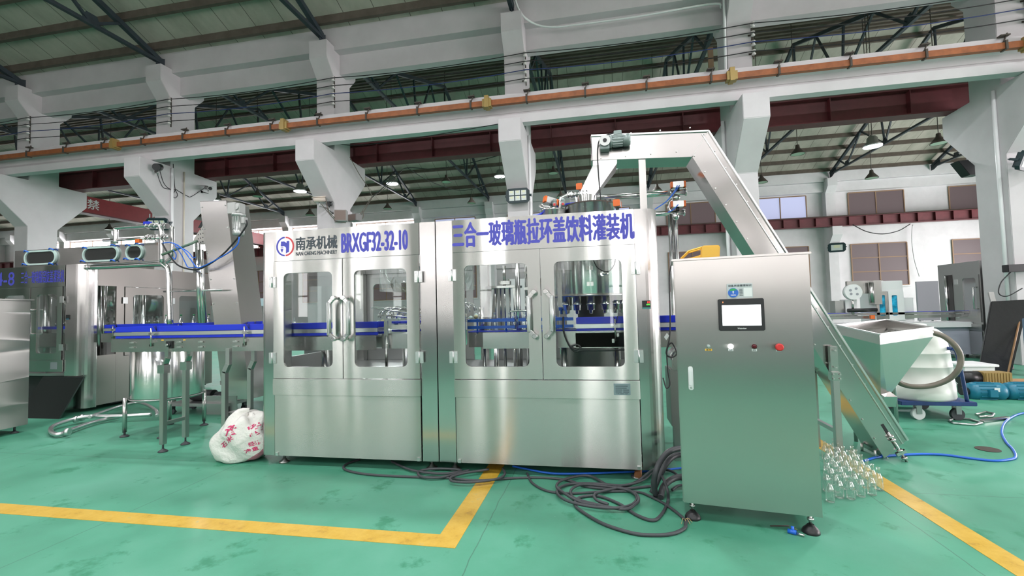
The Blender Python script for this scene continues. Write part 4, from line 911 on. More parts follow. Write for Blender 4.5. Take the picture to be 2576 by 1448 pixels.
# feed hopper: inverted pyramid with a folded rim, standing over the tail
ZR = 1.15
hp = empty('cap_hopper', (2.95, 5.75, 0), 'open inverted-pyramid steel hopper at the foot of the inclined conveyor', 'hopper')
F_, R_, L_ = Vector((2.80, 5.27, 0)), Vector((3.47, 5.90, 0)), Vector((2.42, 5.98, 0))
F_, R_, L_ = at(2212.5, 840.5, Y=5.27), at(2346, 823, Y=5.90), at(2104, 817, Y=5.98)
R4 = [F_, R_, R_+L_-F_, L_]
HA = Vector((3.02, 5.72, 0.0)); HA.z = at(2225, 1000, Y=5.72).z
b = MB(); cen = sum(R4, Vector())/4
low = [HA+0.06*(p-cen).normalized() for p in R4]
low = [Vector((p.x, p.y, HA.z)) for p in low]
rim = [p-Vector((0, 0, 0.105)) for p in R4]
for i in range(4):
    j = (i+1) % 4
    b.quad(rim[i], rim[j], low[j], low[i])
b.quad(*low)
b.build('cone', 'steel', hp)
b = MB()
for i in range(4): b.quad(R4[i], R4[(i+1) % 4], rim[(i+1) % 4], rim[i])
b.build('rim_band', 'steel', hp)
b = MB()
for i in range(4): b.beam(R4[i], R4[(i+1) % 4], 0.022, 0.014)
b.build('rim_edge', 'aluminium', hp)
MB().beam(HA+Vector((0.02, 0.02, 0.02)), (HA.x+0.02, HA.y-0.12, HA.z-0.02), 0.12, 0.12).build('outlet_spout', 'steel', hp)
for x, y in ((R4[3].x+0.08, R4[3].y-0.12), (R4[2].x-0.02, R4[2].y-0.12)):
    MB().cyl((x, y, 0), (x, y, ZR-0.12), 0.02, n=10).build('hopper_leg', 'steel_dim', hp)
# ------------------------------------------------------------------ floor clutter in front
spots = []
def floor_at(px, py): q = at(px, py, Z=0); return (q.x, q.y)
# bottle cluster: base centres read off the photo
BP = [(2088, 1262), (2116, 1252), (2140, 1255), (2168, 1248), (2194, 1243), (2212, 1232), (2080, 1235), (2103, 1236), (2127, 1230), (2150, 1232), (2178, 1226), (2197, 1222), (2092, 1218), (2116, 1214), (2139, 1212), (2160, 1212), (2184, 1208), (2082, 1204), (2104, 1200), (2128, 1197), (2150, 1196), (2170, 1195), (2090, 1188), (2113, 1185), (2136, 1182), (2157, 1181), (2080, 1177), (2102, 1173), (2124, 1170), (2145, 1170), (2087, 1163), (2110, 1160), (2078, 1155), (2099, 1150)]
for k, (px, py) in enumerate(BP):
    x, y = floor_at(px, py); random.seed(k)
    bottle(x+random.uniform(-.008, .008), y+random.uniform(-.01, .01), 0.0, 'empty clear glass bottle in the cluster on the green floor beside the control cabinet', 'glass bottles on the floor', random.random())
random.seed(11)
# bottles inside the machine and on the conveyors
for k, x in enumerate((-1.12, -0.96, -0.90, -0.845, -0.79)):
    bottle(x, 4.86+0.03*(k % 2), 1.345, 'clear glass bottle standing behind the light blue guides inside the machine', 'bottles inside the machine', 0.0, 1.17)
def tall_bottle(x, y, z, proto=[None]):
    if proto[0] is None:
        o = MB().lathe([(0.004, 0.002), (0.036, 0.0), (0.040, 0.008), (0.040, 0.155), (0.036, 0.18), (0.018, 0.225), (0.0145, 0.25), (0.014, 0.285), (0.010, 0.288)], n=14).build('glass_bottle', 'bottle', None)
        MB().cyl((0, 0, 0.268), (0, 0, 0.292), 0.0165, n=12).build('cap', simple('green_bottle_cap', (0.04, 0.25, 0.10), 0.4), o, world=False); proto[0] = o
    else: o = copy_tree(proto[0])
    o.location = (x, y, z)
    return tag(o, 'tall capped glass bottle standing on the rear conveyor behind the blue rail', 'bottle', 'bottles on the rear conveyor')
for x in (-7.42, -7.12, -6.86, -6.56, -6.26, -6.13, -6.00, -5.87): tall_bottle(x, 6.70, 1.347)
def on_floor(name, px, r, mat, label, cat, n=8, lift=None):
    """cable lying along photo points on the floor; lift: {index: height}"""
    pts = []
    for i, p in enumerate(px):
        z = r+(lift or {}).get(i, 0.0)
        q = at(p[0], p[1], Z=z); pts.append((q.x, q.y, z))
    return tag(MB().tube(smooth_path(pts, n), r, 8).build(name, mat), label, cat)
on_floor('power_cable', [(905, 1155), (875, 1165), (864, 1176), (885, 1186), (940, 1194), (1040, 1199), (1120, 1201), (1200, 1208), (1290, 1202), (1370, 1201), (1430, 1208), (1470, 1222), (1520, 1228), (1580, 1228), (1640, 1222)], 0.012, 'rubber', 'long grey cable running along the machine front from the left kick panel', 'cable')
on_floor('power_cable', [(985, 1160), (1030, 1180), (1080, 1189), (1130, 1190), (1160, 1182), (1110, 1178), (1062, 1182), (1052, 1192), (1068, 1200), (1110, 1200), (1150, 1190), (1180, 1182)], 0.012, 'rubber', 'grey cable looped under the machine between its two middle posts', 'cable', lift={i: 0.014 for i in range(12)})
on_floor('power_cable', [(1265, 1178), (1270, 1192), (1250, 1204), (1190, 1212), (1140, 1210), (1135, 1200), (1165, 1190), (1230, 1180)], 0.012, 'rubber', 'grey cable loop crossing the end of the yellow floor line', 'cable', lift={i: 0.026 for i in range(8)})
coil = [(1715, 1205), (1690, 1185), (1650, 1180), (1620, 1205), (1570, 1220), (1500, 1216), (1440, 1216), (1408, 1226), (1402, 1240), (1425, 1258), (1480, 1272), (1550, 1277), (1590, 1268), (1602, 1250), (1580, 1232), (1520, 1222), (1465, 1218), (1440, 1228), (1436, 1242), (1450, 1254), (1500, 1268), (1570, 1280), (1600, 1266), (1606, 1252), (1590, 1236), (1530, 1220), (1480, 1196), (1420, 1205), (1400, 1222), (1420, 1240), (1460, 1262), (1500, 1270)]
on_floor('power_cable', coil, 0.012, 'rubber', 'tangled coil of dark grey cable on the floor in front of the right kick panel', 'cable', lift={i: 0.006+0.004*(i % 6) for i in range(len(coil))})
on_floor('power_cable', [(1742, 1290), (1726, 1312), (1722, 1328), (1690, 1342), (1640, 1345), (1590, 1340), (1520, 1318), (1470, 1290), (1448, 1272), (1450, 1256), (1470, 1248), (1510, 1248), (1560, 1268), (1600, 1294), (1640, 1308), (1662, 1296), (1680, 1262), (1678, 1228), (1660, 1188), (1648, 1180), (1630, 1190), (1600, 1212), (1560, 1225), (1500, 1240), (1500, 1256), (1530, 1268)], 0.0125, 'rubber', 'heavy grey cable sweeping in a wide loop to the cabinet foot with frayed wire ends', 'cable',
         lift={17: 0.10, 18: 0.16, 19: 0.14, 20: 0.08, 5: 0, 22: 0.01, 23: 0.02, 24: 0.03, 25: 0.02})
on_floor('power_cable', [(1326, 1190), (1340, 1215), (1380, 1235), (1440, 1240), (1520, 1236), (1600, 1236), (1640, 1250), (1680, 1272), (1716, 1300), (1724, 1310)], 0.011, 'rubber', 'grey cable leading from under the right kick panel to the cabinet foot', 'cable')
on_floor('corrugated_conduit', [(1650, 1245), (1645, 1215), (1652, 1180), (1668, 1150), (1690, 1132), (1720, 1126), (1750, 1128)], 0.024, 'rubber', 'thick dark conduit arching from the floor into the cabinet side, rear one', 'conduit', lift={0: 0.0, 1: 0.12, 2: 0.24, 3: 0.31, 4: 0.34, 5: 0.34, 6: 0.33})
on_floor('corrugated_conduit', [(1662, 1250), (1668, 1225), (1690, 1205), (1720, 1198), (1760, 1200)], 0.026, 'rubber', 'thick dark conduit curving low beside the cabinet bottom', 'conduit', lift={0: 0.0, 1: 0.04, 2: 0.06, 3: 0.07, 4: 0.07})
on_floor('corrugated_conduit', [(1640, 1240), (1660, 1195), (1680, 1160), (1700, 1145), (1725, 1143), (1750, 1146)], 0.024, 'rubber', 'thick dark conduit arching into the cabinet side, front one', 'conduit', lift={0: 0.0, 1: 0.14, 2: 0.24, 3: 0.27, 4: 0.27, 5: 0.26})
on_floor('power_cable', [(1690, 1232), (1705, 1222), (1730, 1218), (1752, 1224)], 0.012, 'rubber', 'short grey cable disappearing behind the cabinet bottom edge', 'cable', lift={0: 0.0, 1: 0.02, 2: 0.03, 3: 0.0})
on_floor('air_hose', [(1290, 1172), (1330, 1180), (1390, 1190), (1480, 1190), (1560, 1187), (1640, 1184), (1720, 1176), (1760, 1172)], 0.010, 'blue_hose', 'blue air hose lying along the foot of the right kick panel', 'hose', lift={i: 0.01 for i in range(8)})
on_floor('air_hose', [(2175, 1158), (2215, 1148), (2300, 1142), (2370, 1143), (2440, 1152), (2500, 1158), (2540, 1155), (2555, 1148), (2548, 1130), (2530, 1110), (2520, 1085), (2530, 1060), (2560, 1042), (2600, 1034)], 0.012, 'blue_hose', 'blue air hose curving over the floor to the right photo edge', 'hose')
# frayed copper ends
q = at(1722, 1308, Z=0.01)
w = MB()
for dx, dy in ((-0.03, -0.05), (0.0, -0.07), (0.03, -0.05), (0.05, -0.02)): w.tube(smooth_path([(q.x, q.y, 0.014), (q.x+dx*0.5, q.y+dy*0.4, 0.03), (q.x+dx, q.y+dy, 0.006)]), 0.0022, 5)
tag(w.build('frayed_wire', simple('bare_copper_and_yellow_wire', (0.42, 0.32, 0.14), 0.5)), 'frayed thin wire ends at the cut cable beside the cabinet foot', 'wire')
# timber roller end, blue valve, rod under the machine and cabinet
q = at(1605, 1195, Z=0.035)
tag(MB().cyl((q.x, q.y, 0.034), (q.x+0.03, q.y+0.30, 0.034), 0.034, n=20).build('wooden_roller', simple('brown_roller_wood', (0.22, 0.085, 0.03), 0.6, vary=0.2)), 'short round wooden roller lying under the right end of the machine', 'roller')
q = at(1998, 1338, Z=0.015)
bv = empty('hose_valve', (q.x, q.y, 0), 'small blue hose valve with a metal end lying beside the cabinet foot', 'valve')
MB().cyl((q.x-0.035, q.y+0.015, 0.016), (q.x+0.01, q.y-0.01, 0.016), 0.015).cyl((q.x-0.01, q.y, 0.018), (q.x-0.005, q.y+0.012, 0.05), 0.010).build('body', 'blue_hose', bv)
MB().cyl((q.x+0.01, q.y-0.01, 0.014), (q.x+0.05, q.y-0.035, 0.012), 0.007).build('nozzle', 'bolt', bv)
MB().cyl((q.x+0.0, q.y+0.015, 0.02), (q.x+0.02, q.y+0.02, 0.03), 0.013).build('end_plug', simple('dark_green_plug', (0.03, 0.07, 0.02), 0.5), bv)
q0, q1 = at(1938, 1322, Z=0.006), at(1985, 1322, Z=0.006)
tag(MB().cyl(q0, q1, 0.005, n=8).build('metal_rod', 'lamp_grey'), 'thin metal rod on the floor under the cabinet', 'rod')
q = at(2485, 1130, Z=0.0)
tag(MB().cyl((q.x, q.y, 0.0), (q.x, q.y, 0.006), 0.10, n=24).build('drain_cover', 'lamp_grey'), 'dark round drain cover in the floor inside the blue hose loop', 'drain cover')
# cable hanging beside the cabinet with white tag
pts = [at(1690, 660, Y=4.2), at(1684, 700, Y=4.2), at(1686, 800, Y=4.2), at(1684, 850, Y=4.2), at(1676, 888, Y=4.2), at(1690, 898, Y=4.2), at(1702, 888, Y=4.2), at(1690, 862, Y=4.2), at(1678, 880, Y=4.2), at(1680, 930, Y=4.2), at(1685, 965, Y=4.2), at(1676, 975, Y=4.2), at(1668, 950, Y=4.25)]
hc = MB().tube(smooth_path(pts), 0.006).build('signal_cable', 'cable_black'); tag(hc, 'black cable hanging in the gap beside the control cabinet with a white tag', 'cable')
q = at(1677, 846, Y=4.19); MB().prism([(q.x-0.022, q.z-0.005), (q.x-0.004, q.z-0.032), (q.x+0.022, q.z+0.006), (q.x+0.004, q.z+0.032)], 'y', 4.188, 4.191).build('tag', 'white_plastic', hc)
# small motor housing and box column seen in the gap
gp = empty('pump_unit', (0.86, 5.0, 0), 'steel cowled pump unit on a box column in the gap beside the cabinet', 'pump')
MB().box(0.70, 0.98, 4.95, 5.3, 0.35, 0.93).build('box_column', 'steel_dim', gp, bevel=0.004)
MB().cyl((0.84, 4.92, 1.03), (0.84, 5.3, 1.03), 0.115, n=28).box(0.72, 0.96, 4.93, 5.28, 0.93, 1.03).build('cowl', 'tube', gp)
MB().box(0.72, 0.80, 4.97, 5.05, 0.0, 0.35).box(0.90, 0.98, 4.97, 5.05, 0.0, 0.35).build('stand', 'steel_dim', gp)
# sack
# ------------------------------------------------------------------ woven sack slumped against the machine's left end
from mathutils.bvhtree import BVHTree
def lumpy(c, rad, seed, n=40, m=26):
    rnd = random.Random(seed); ph = [(rnd.uniform(0, 6.28), rnd.uniform(0, 6.28), rnd.randint(2, 6), rnd.randint(1, 4)) for _ in range(7)]
    P = []
    for j in range(m+1):
        th = PI*j/m; row = []
        for i in range(n):
            a = 2*PI*i/n; s = 1.0
            for p, q, u, v in ph: s += 0.050*math.sin(u*a+p)*math.sin(v*th*1.6+q)
            s += 0.055*abs(math.sin(3.0*a+4*th))
            sup = (abs(math.sin(th))**0.8)
            x = rad[0]*sup*math.cos(a)*s; y = rad[1]*sup*math.sin(a)*s; z = rad[2]*math.cos(th)*s
            z = max(z, -rad[2]*0.72)+0.03*math.sin(5*a+2)*max(0, math.cos(th))
            row.append((c[0]+x+0.22*z, c[1]+y, c[2]+z))
        P.append(row)
    return P
mt, nt, b = nm('woven_sack'); v = coords(nt)
n1 = N(nt, 'ShaderNodeTexNoise', Scale=5.0, Detail=2.0); nt.links.new(v, n1.inputs['Vector'])
sx = nt.nodes.new('ShaderNodeSeparateXYZ'); nt.links.new(coords(nt, (1, 1, 1), (0, 0.5, 0)), sx.inputs[0])
wv = N(nt, 'ShaderNodeMath', operation='MULTIPLY_ADD'); wv.inputs[1].default_value = 0.12; nt.links.new(n1.outputs['Fac'], wv.inputs[0]); nt.links.new(sx.outputs['Z'], wv.inputs[2])
r = ramp(nt, wv.outputs[0], [(0.0, (0.74, 0.72, 0.68)), (0.02, (0.74, 0.72, 0.68)), (0.0201, (0.55, 0.20, 0.26)), (0.075, (0.55, 0.20, 0.26)), (0.0751, (0.74, 0.72, 0.68))])
r.color_ramp.interpolation = 'CONSTANT'
nt.links.new(r.outputs['Color'], b.inputs['Base Color']); b.inputs['Roughness'].default_value = 0.6
n2 = N(nt, 'ShaderNodeTexNoise', Scale=14.0, Detail=3.0); nt.links.new(v, n2.inputs['Vector'])
bp = N(nt, 'ShaderNodeBump', Strength=0.7, Distance=0.03); nt.links.new(n2.outputs['Fac'], bp.inputs['Height']); nt.links.new(bp.outputs['Normal'], b.inputs['Normal'])
M['sack'] = mt
SCX, SCY = -3.86, 4.50
P = lumpy((SCX-0.085, SCY, 0.215), (0.315, 0.22, 0.285), 9)
mb = MB(); V = [[mb.bm.verts.new(p) for p in row] for row in P]
for i in range(len(V)-1):
    for j in range(len(V[0])):
        jj = (j+1) % len(V[0])
        f = mb.bm.faces.new([V[i][j], V[i+1][j], V[i+1][jj], V[i][jj]]); f.smooth = True
bmesh.ops.remove_doubles(mb.bm, verts=mb.bm.verts[:], dist=0.0005)
bvh = BVHTree.FromBMesh(mb.bm)
sack = tag(mb.build('woven_sack', 'sack', loc=(SCX, SCY, 0)), 'crumpled white woven sack with red printing slumped at the left end of the machine', 'sack')
def on_sack(text, cx, cz, w, h, rot, mat='sack_print'):
    cu = bpy.data.curves.new('t', 'FONT'); cu.body = text; cu.size = 1; cu.offset = 0.02; ob = bpy.data.objects.new('t', cu); C.objects.link(ob)
    dg = bpy.context.evaluated_depsgraph_get(); dg.update(); me = bpy.data.meshes.new_from_object(ob.evaluated_get(dg)); bpy.data.objects.remove(ob); bpy.data.curves.remove(cu)
    t = MB(); t.bm.from_mesh(me); bpy.data.meshes.remove(me)
    bmesh.ops.subdivide_edges(t.bm, edges=t.bm.edges[:], cuts=1, use_grid_fill=False); bmesh.ops.triangulate(t.bm, faces=t.bm.faces[:])
    xs = [q.co.x for q in t.bm.verts]; ys = [q.co.y for q in t.bm.verts]; a, b2, c, d = min(xs), max(xs), min(ys), max(ys)
    for q in t.bm.verts:
        u, w2 = ((q.co.x-a)/(b2-a)-0.5)*w, ((q.co.y-c)/(d-c)-0.5)*h
        x, z = cx+u*math.cos(rot)-w2*math.sin(rot), cz+u*math.sin(rot)+w2*math.cos(rot)
        hit = bvh.ray_cast(Vector((x, 3.5, z)), Vector((0, 1, 0)))
        q.co = (x, (hit[0].y if hit[0] else SCY)-0.004, z)
    t.build('red_print', mat, sack)
M['sack_print'] = simple('red_sack_print', (0.60, 0.035, 0.14), 0.5)
on_sack('粮', SCX+0.17, 0.36, 0.11, 0.13, 0.3); on_sack('承', SCX-0.04, 0.37, 0.13, 0.11, 0.2); on_sack('石 米', SCX-0.10, 0.25, 0.22, 0.06, 0.6); on_sack('经济', SCX+0.17, 0.22, 0.11, 0.05, 0.2); on_sack('净重', SCX+0.14, 0.15, 0.12, 0.045, 0.25)
# ------------------------------------------------------------------ rear conveyor and the second bottling machine at left
cv3 = conveyor('bottle_conveyor', -8.62, -5.60, 6.55, ((-7.1, 0.3),), 'rear bottle conveyor with blue rails leaving the second machine at left', (-8.35, -7.0))
sm = empty('filling_machine', (-10.6, 7.9, 0), 'second bottling machine at far left lettered 24-8 with open dark base', 'filling machine')
LF = 6.35; LXE = -8.72
MB().prism([(-9.13, LF)]+arc(LXE-0.20, LF+0.20, 0.20, 270, 360)+[(LXE, 6.56), (-9.13, 6.56)], 'z', 0.06, 2.56).build('corner_post', 'post', sm)
lh = MB().box(-14.2, -9.14, LF-0.01, LF+0.06, 2.185, 2.555).build('header_panel', 'panel', sm, bevel=0.003)
lettering('model_lettering', 'BXGF24-24-8', 'letter_blue', lh, -12.1, -10.27, 2.235, 2.475, LF-0.01, 0.02)
lettering('title_lettering', '三合一玻璃瓶铝旋盖灌装机', 'letter_blue', lh, -10.12, -9.155, 2.255, 2.475, LF-0.01, 0.012)
for xa, xb, w0, w1 in ((-9.86, -9.17, -9.73, -9.28), (-10.58, -9.89, -10.45, -10.0), (-11.6, -10.62, -11.4, -10.85)):
    d = MB().holed(xa, xb, 0.905, 2.178, (w0, w1, 1.02, 2.05, 0.05), LF-0.025, LF).build('door', 'panel', sm, bevel=0.002)
    MB().rrect(w0-0.01, w1+0.01, 1.01, 2.06, 0.05, LF-0.004, LF).build('window_pane', 'glass', d)
    mx = xa+0.07 if xa > -9.9 else xb-0.07
    MB().tube([(mx, LF-0.02, 1.78), (mx, LF-0.09, 1.78), (mx-0.03, LF-0.10, 1.74), (mx-0.03, LF-0.10, 1.40), (mx, LF-0.09, 1.36), (mx, LF-0.02, 1.36)], 0.020, 10).build('handle', 'tube', d)
    for z in (1.95, 1.12): MB().box((xb if xa > -9.9 else xa)-0.04, (xb if xa > -9.9 else xa)+0.04, LF-0.037, LF-0.024, z-0.055, z+0.055).build('hinge', 'aluminium', d, bevel=0.001)
MB().box(-14.2, -9.14, LF-0.025, LF+0.03, 0.70, 0.90).build('ledge', 'panel', sm, bevel=0.003)
MB().box(-9.40, -9.25, LF-0.0262, LF-0.025, 0.745, 0.865).build('nameplate', simple('dull_nameplate', (0.30, 0.33, 0.35), 0.4, 0.5), sm)
t_ = MB().rrect(-9.105, -9.03, 1.60, 1.68, 0.004, LF-0.008, LF+0.002).build('temperature_controller', 'black', sm); MB().box(-9.10, -9.035, LF-0.0095, LF-0.008, 1.602, 1.615).build('key_strip', 'teal', t_)
MB().box(-14.2, -8.78, 8.95, 9.0, 0.1, 2.55).build('rear_wall', 'steel_dim', sm)
MB().box(-14.2, -8.78, LF+0.05, 8.95, 0.62, 0.66).build('work_deck', 'steel_dim', sm)
MB().box(-14.2, -8.78, LF+0.5, 8.9, 0.05, 0.62).build('base_shade_block', 'dark_void', sm)  # dark block standing in for the shade inside the open base
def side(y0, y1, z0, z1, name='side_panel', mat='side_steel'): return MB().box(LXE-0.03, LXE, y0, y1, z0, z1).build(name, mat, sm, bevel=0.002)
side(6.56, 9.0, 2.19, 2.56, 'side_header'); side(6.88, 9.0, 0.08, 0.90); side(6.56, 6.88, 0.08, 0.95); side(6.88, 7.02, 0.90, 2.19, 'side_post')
def side_door(y0, y1, w):
    d = MB().holed(y0, y1, 0.91, 2.18, w, 0, 0.025)
    bmesh.ops.transform(d.bm, matrix=Matrix(((0, -1, 0, LXE+0.012), (1, 0, 0, 0), (0, 0, 1, 0), (0, 0, 0, 1))), verts=d.bm.verts[:])
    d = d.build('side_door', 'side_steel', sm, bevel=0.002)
    MB().box(LXE-0.012, LXE-0.008, w[0]-0.01, w[1]+0.01, w[2]-0.01, w[3]+0.01).build('window_pane', 'glass', d)
    for z in (1.93, 1.15): MB().box(LXE+0.012, LXE+0.022, y0-0.05, y0+0.04, z-0.06, z+0.06).build('hinge', 'aluminium', d)
side_door(7.03, 7.98, (7.18, 7.80, 1.03, 2.04, 0.06)); side_door(8.0, 8.95, (8.15, 8.8, 1.03, 2.04, 0.06))
for x, y, r in ((-8.95, 6.75, 0.04), (-9.0, 7.35, 0.09), (-9.0, 7.6, 0.06), (-9.4, 6.7, 0.05), (-9.65, 6.75, 0.04), (-9.5, 7.2, 0.10), (-10.2, 6.8, 0.06), (-9.15, 6.95, 0.05)): MB().cyl((x, y, 0.66), (x, y, 2.3), r, n=16).build('shaft', 'tube', sm)
MB().lathe([(0.02, 1.62), (0.5, 1.62), (0.5, 2.3), (0.02, 2.3)], (-9.6, 7.9, 0), n=32).build('filler_bowl', 'tube', sm)
for k in range(10): a = 2*PI*k/10; MB().cyl((-9.6+0.42*math.cos(a), 7.9+0.42*math.sin(a), 1.4), (-9.6+0.42*math.cos(a), 7.9+0.42*math.sin(a), 1.62), 0.045, n=12).build('filling_valve', 'tube', sm)
g = MB().beam((-9.8, 6.55, 2.1), (-9.3, 6.62, 1.82), 0.08, 0.05)
for k in range(7): g.box(-9.72+0.06*k, -9.69+0.06*k, 6.6, 6.66, 1.45, 1.85-0.02*k).sphere((-9.7+0.06*k, 6.6, 1.52+0.03*(k % 3)), 0.028, 8)
g.build('gripper_set', 'steel', sm)
MB().box(-10.6, -9.2, 6.56, 6.59, 1.43, 1.48).build('curved_guide', 'blue_rail', sm); MB().box(-10.6, -9.2, 6.58, 6.59, 1.1, 1.36).build('guide_plate', 'steel', sm)
# sight-glass tunnel on its top
tn = MB().box(-10.70, -7.50, 6.60, 7.0, 2.585, 2.905).build('top_duct', 'steel', sm, bevel=0.004)
for x0, x1 in ((-10.42, -9.70), (-9.08, -8.32), (-8.14, -7.80)):
    f = MB().holed(x0-0.03, x1+0.03, 2.61, 2.89, (x0+0.02, x1-0.02, 2.645, 2.855, 0.103), 6.575, 6.60); f.bm.free()
    g = MB(); n_ = 36
    def oval(r): 
        zc = 2.75; a0, a1 = x0+0.125, x1-0.125
        return [(a1+r*math.cos(t), zc+r*math.sin(t)) for t in [-PI/2+PI*k/n_ for k in range(n_+1)]]+[(a0+r*math.cos(t), zc+r*math.sin(t)) for t in [PI/2+PI*k/n_ for k in range(n_+1)]]
    o1, o0 = oval(0.135), oval(0.105)
    for k in range(len(o1)): kk = (k+1) % len(o1); g.prism([o1[k], o1[kk], o0[kk], o0[k]], 'y', 6.565, 6.60)
    gk = g.build('sight_gasket', 'gasket', tn)
    MB().prism(oval(0.107), 'y', 6.588, 6.594).build('sight_pane', simple('dark_sight_glass', (0.05, 0.05, 0.05), 0.06), tn)
    for px_, pz in ((x0+0.04, 2.87), (x1-0.10, 2.885), (x0+0.0, 2.63), (x1-0.10, 2.615)): MB().tube(smooth_path([(px_-0.05, 6.57, pz), (px_, 6.55, pz+0.02), (px_+0.06, 6.57, pz-0.01)]), 0.012, 6).build('clip_strap', 'blue_hose', gk)
# pipework beside the duct
pp = MB().tube(smooth_path([at(222, 672, Y=6.45), at(300, 669, Y=6.45), at(395, 664, Y=6.45), at(415, 668, Y=6.45), at(424, 685, Y=6.45), at(426, 740, Y=6.45), at(428, 815, Y=6.45)], 6), 0.045, 14)
for a in (216, 221, 226): pp.cyl(at(a, 672.5, Y=6.45), at(a+2, 672.4, Y=6.45), 0.068)
pp.tube(smooth_path([at(408, 660, Y=6.4), at(407, 600, Y=6.4), at(404, 572, Y=6.4), at(396, 566, Y=6.4), at(360, 568, Y=6.4), at(295, 573, Y=6.4), at(292, 580, Y=6.4), at(291, 612, Y=6.4)], 6), 0.035, 12)
pp.tube(smooth_path([at(418, 660, Y=6.55), at(432, 640, Y=6.55), at(433, 580, Y=6.55), at(428, 572, Y=6.55), at(400, 570, Y=6.55)], 6), 0.030, 12)
for a in (370, 380, 392, 410, 418): pp.cyl(at(a, 597, Y=6.4), at(a+3, 597, Y=6.4), 0.055).cyl(at(a, 568, Y=6.4), at(a+3, 568, Y=6.4), 0.05)
pp.cyl(at(260, 605, Y=6.4), at(425, 596, Y=6.4), 0.022)
pp.cyl(at(412, 733, Y=6.45), at(560, 728, Y=6.35), 0.014)
po = pp.build('pipework', 'tube', None); po['label'] = 'polished process pipes looping over the second machine at left'; po['category'] = 'pipework'
MB().cbox(at(349, 606, Y=6.4), (0.09, 0.06, 0.06)).build('valve_cap', 'orange', po)
MB().cbox(at(371, 561, Y=6.4), (0.11, 0.06, 0.05)).build('valve_handle', 'blue_rail', po)
# leaning cap elevator of the second machine
t2 = empty('cap_elevator', (-6.0, 6.6, 0), 'leaning tall steel cap elevator of the second machine behind the infeed conveyor', 'inclined conveyor')
def T2(z, dx): return (-6.50+0.142*(3.52-z)+dx, z)
Q = [T2(3.52, 0), T2(3.50, 0.50), T2(0.25, 0.50), T2(0.25, 0.0)]
MB().prism([(a, c) for a, c in Q], 'y', 6.45, 6.456).build('front_sheet', 'post', t2)
MB().prism([(a, c) for a, c in Q], 'y', 6.944, 6.95).build('rear_sheet', 'elevator', t2)
MB().beam((Q[1][0], 6.7, Q[1][1]), (Q[2][0], 6.7, Q[2][1]), 0.498, 0.008, up=(1, 0, 0)).beam((Q[0][0], 6.7, Q[0][1]), (Q[3][0], 6.7, Q[3][1]), 0.498, 0.008, up=(1, 0, 0)).build('edge_sheet', 'post', t2)
MB().beam((Q[0][0], 6.7, Q[0][1]), (Q[1][0], 6.7, Q[1][1]), 0.5, 0.01).build('top_cover', 'steel', t2)
for z in (3.42, 3.05, 2.65, 2.2, 1.8):
    for dx in (0.025, 0.475): x, _ = T2(z, dx); MB().cyl((x, 6.45, z), (x, 6.436, z), 0.012, n=8).build('bolt', 'bolt', t2)
MB().box(-6.34, -5.78, 6.44, 6.46, 0.0, 0.30).build('foot_frame', 'steel_dim', t2)
pfl = MB().prism([(T2(3.1, -0.24)[0], 2.86), (T2(3.1, -0.22)[0], 2.92), (T2(3.1, 0)[0], 3.18), (T2(2.8, 0)[0], 2.80), (T2(2.8, 0)[0]-0.20, 2.80)], 'y', 6.50, 6.508)
pfl.build('perforated_plate', simple('perforated_steel', (0.52, 0.50, 0.47), 0.4, 0.8), t2)
for i in range(4):
    for j in range(4):
        if i+j < 6: MB().cyl((T2(2.9, -0.03)[0]-0.045*i, 6.498, 2.86+0.07*j-0.01*i), (T2(2.9, -0.03)[0]-0.045*i, 6.502, 2.86+0.07*j-0.01*i), 0.010, n=8).build('perforation', 'dark_void', t2)
MB().prism([(T2(3.3, -0.17)[0], 3.10), (T2(3.4, -0.0)[0], 3.32), (T2(3.1, 0)[0], 3.10)], 'y', 6.55, 6.85).build('side_chute', 'dark_void', t2)
gm = at(597, 524, Y=6.35)
MB().box(gm.x-0.10, gm.x+0.05, 6.25, 6.42, gm.z-0.10, gm.z+0.08).box(gm.x-0.02, gm.x+0.11, 6.27, 6.40, gm.z-0.09, gm.z+0.07).cyl((gm.x+0.05, 6.27, gm.z), (gm.x+0.05, 6.255, gm.z), 0.05).build('gearbox', 'motor_silver', t2, bevel=0.006)
mo = MB().lathe([(0.10, -0.10), (0.10, -0.13), (0.078, -0.135), (0.078, -0.36), (0.085, -0.365), (0.085, -0.42), (0.07, -0.45)], (gm.x+0.04, 6.33, gm.z), n=24)
for k in range(14): a = 2*PI*k/14; mo.beam((gm.x+0.04+0.082*math.cos(a), 6.33+0.082*math.sin(a), gm.z-0.15), (gm.x+0.04+0.082*math.cos(a), 6.33+0.082*math.sin(a), gm.z-0.34), 0.008, 0.016)
mo = mo.build('motor', 'motor_silver', t2)
MB().box(gm.x+0.12, gm.x+0.18, 6.29, 6.37, gm.z-0.26, gm.z-0.16).build('terminal_box', 'motor_silver', mo, bevel=0.004)
MB().tube(smooth_path([at(620, 553, Y=6.3), at(620, 566, Y=6.3), at(600, 596, Y=6.3), at(560, 640, Y=6.3), at(520, 668, Y=6.3), at(490, 678, Y=6.3), at(450, 668, Y=6.3), at(425, 640, Y=6.3), at(408, 612, Y=6.3)]), 0.013).build('motor_cable', 'cable_black', t2)
MB().tube(smooth_path([at(602, 595, Y=6.25), at(597, 615, Y=6.25), at(575, 635, Y=6.25), at(540, 655, Y=6.25), at(512, 669, Y=6.25), at(495, 672, Y=6.25), at(478, 650, Y=6.25), at(455, 622, Y=6.25), at(430, 610, Y=6.25), at(410, 611, Y=6.25)]), 0.010).build('air_tube', 'blue_hose', t2)
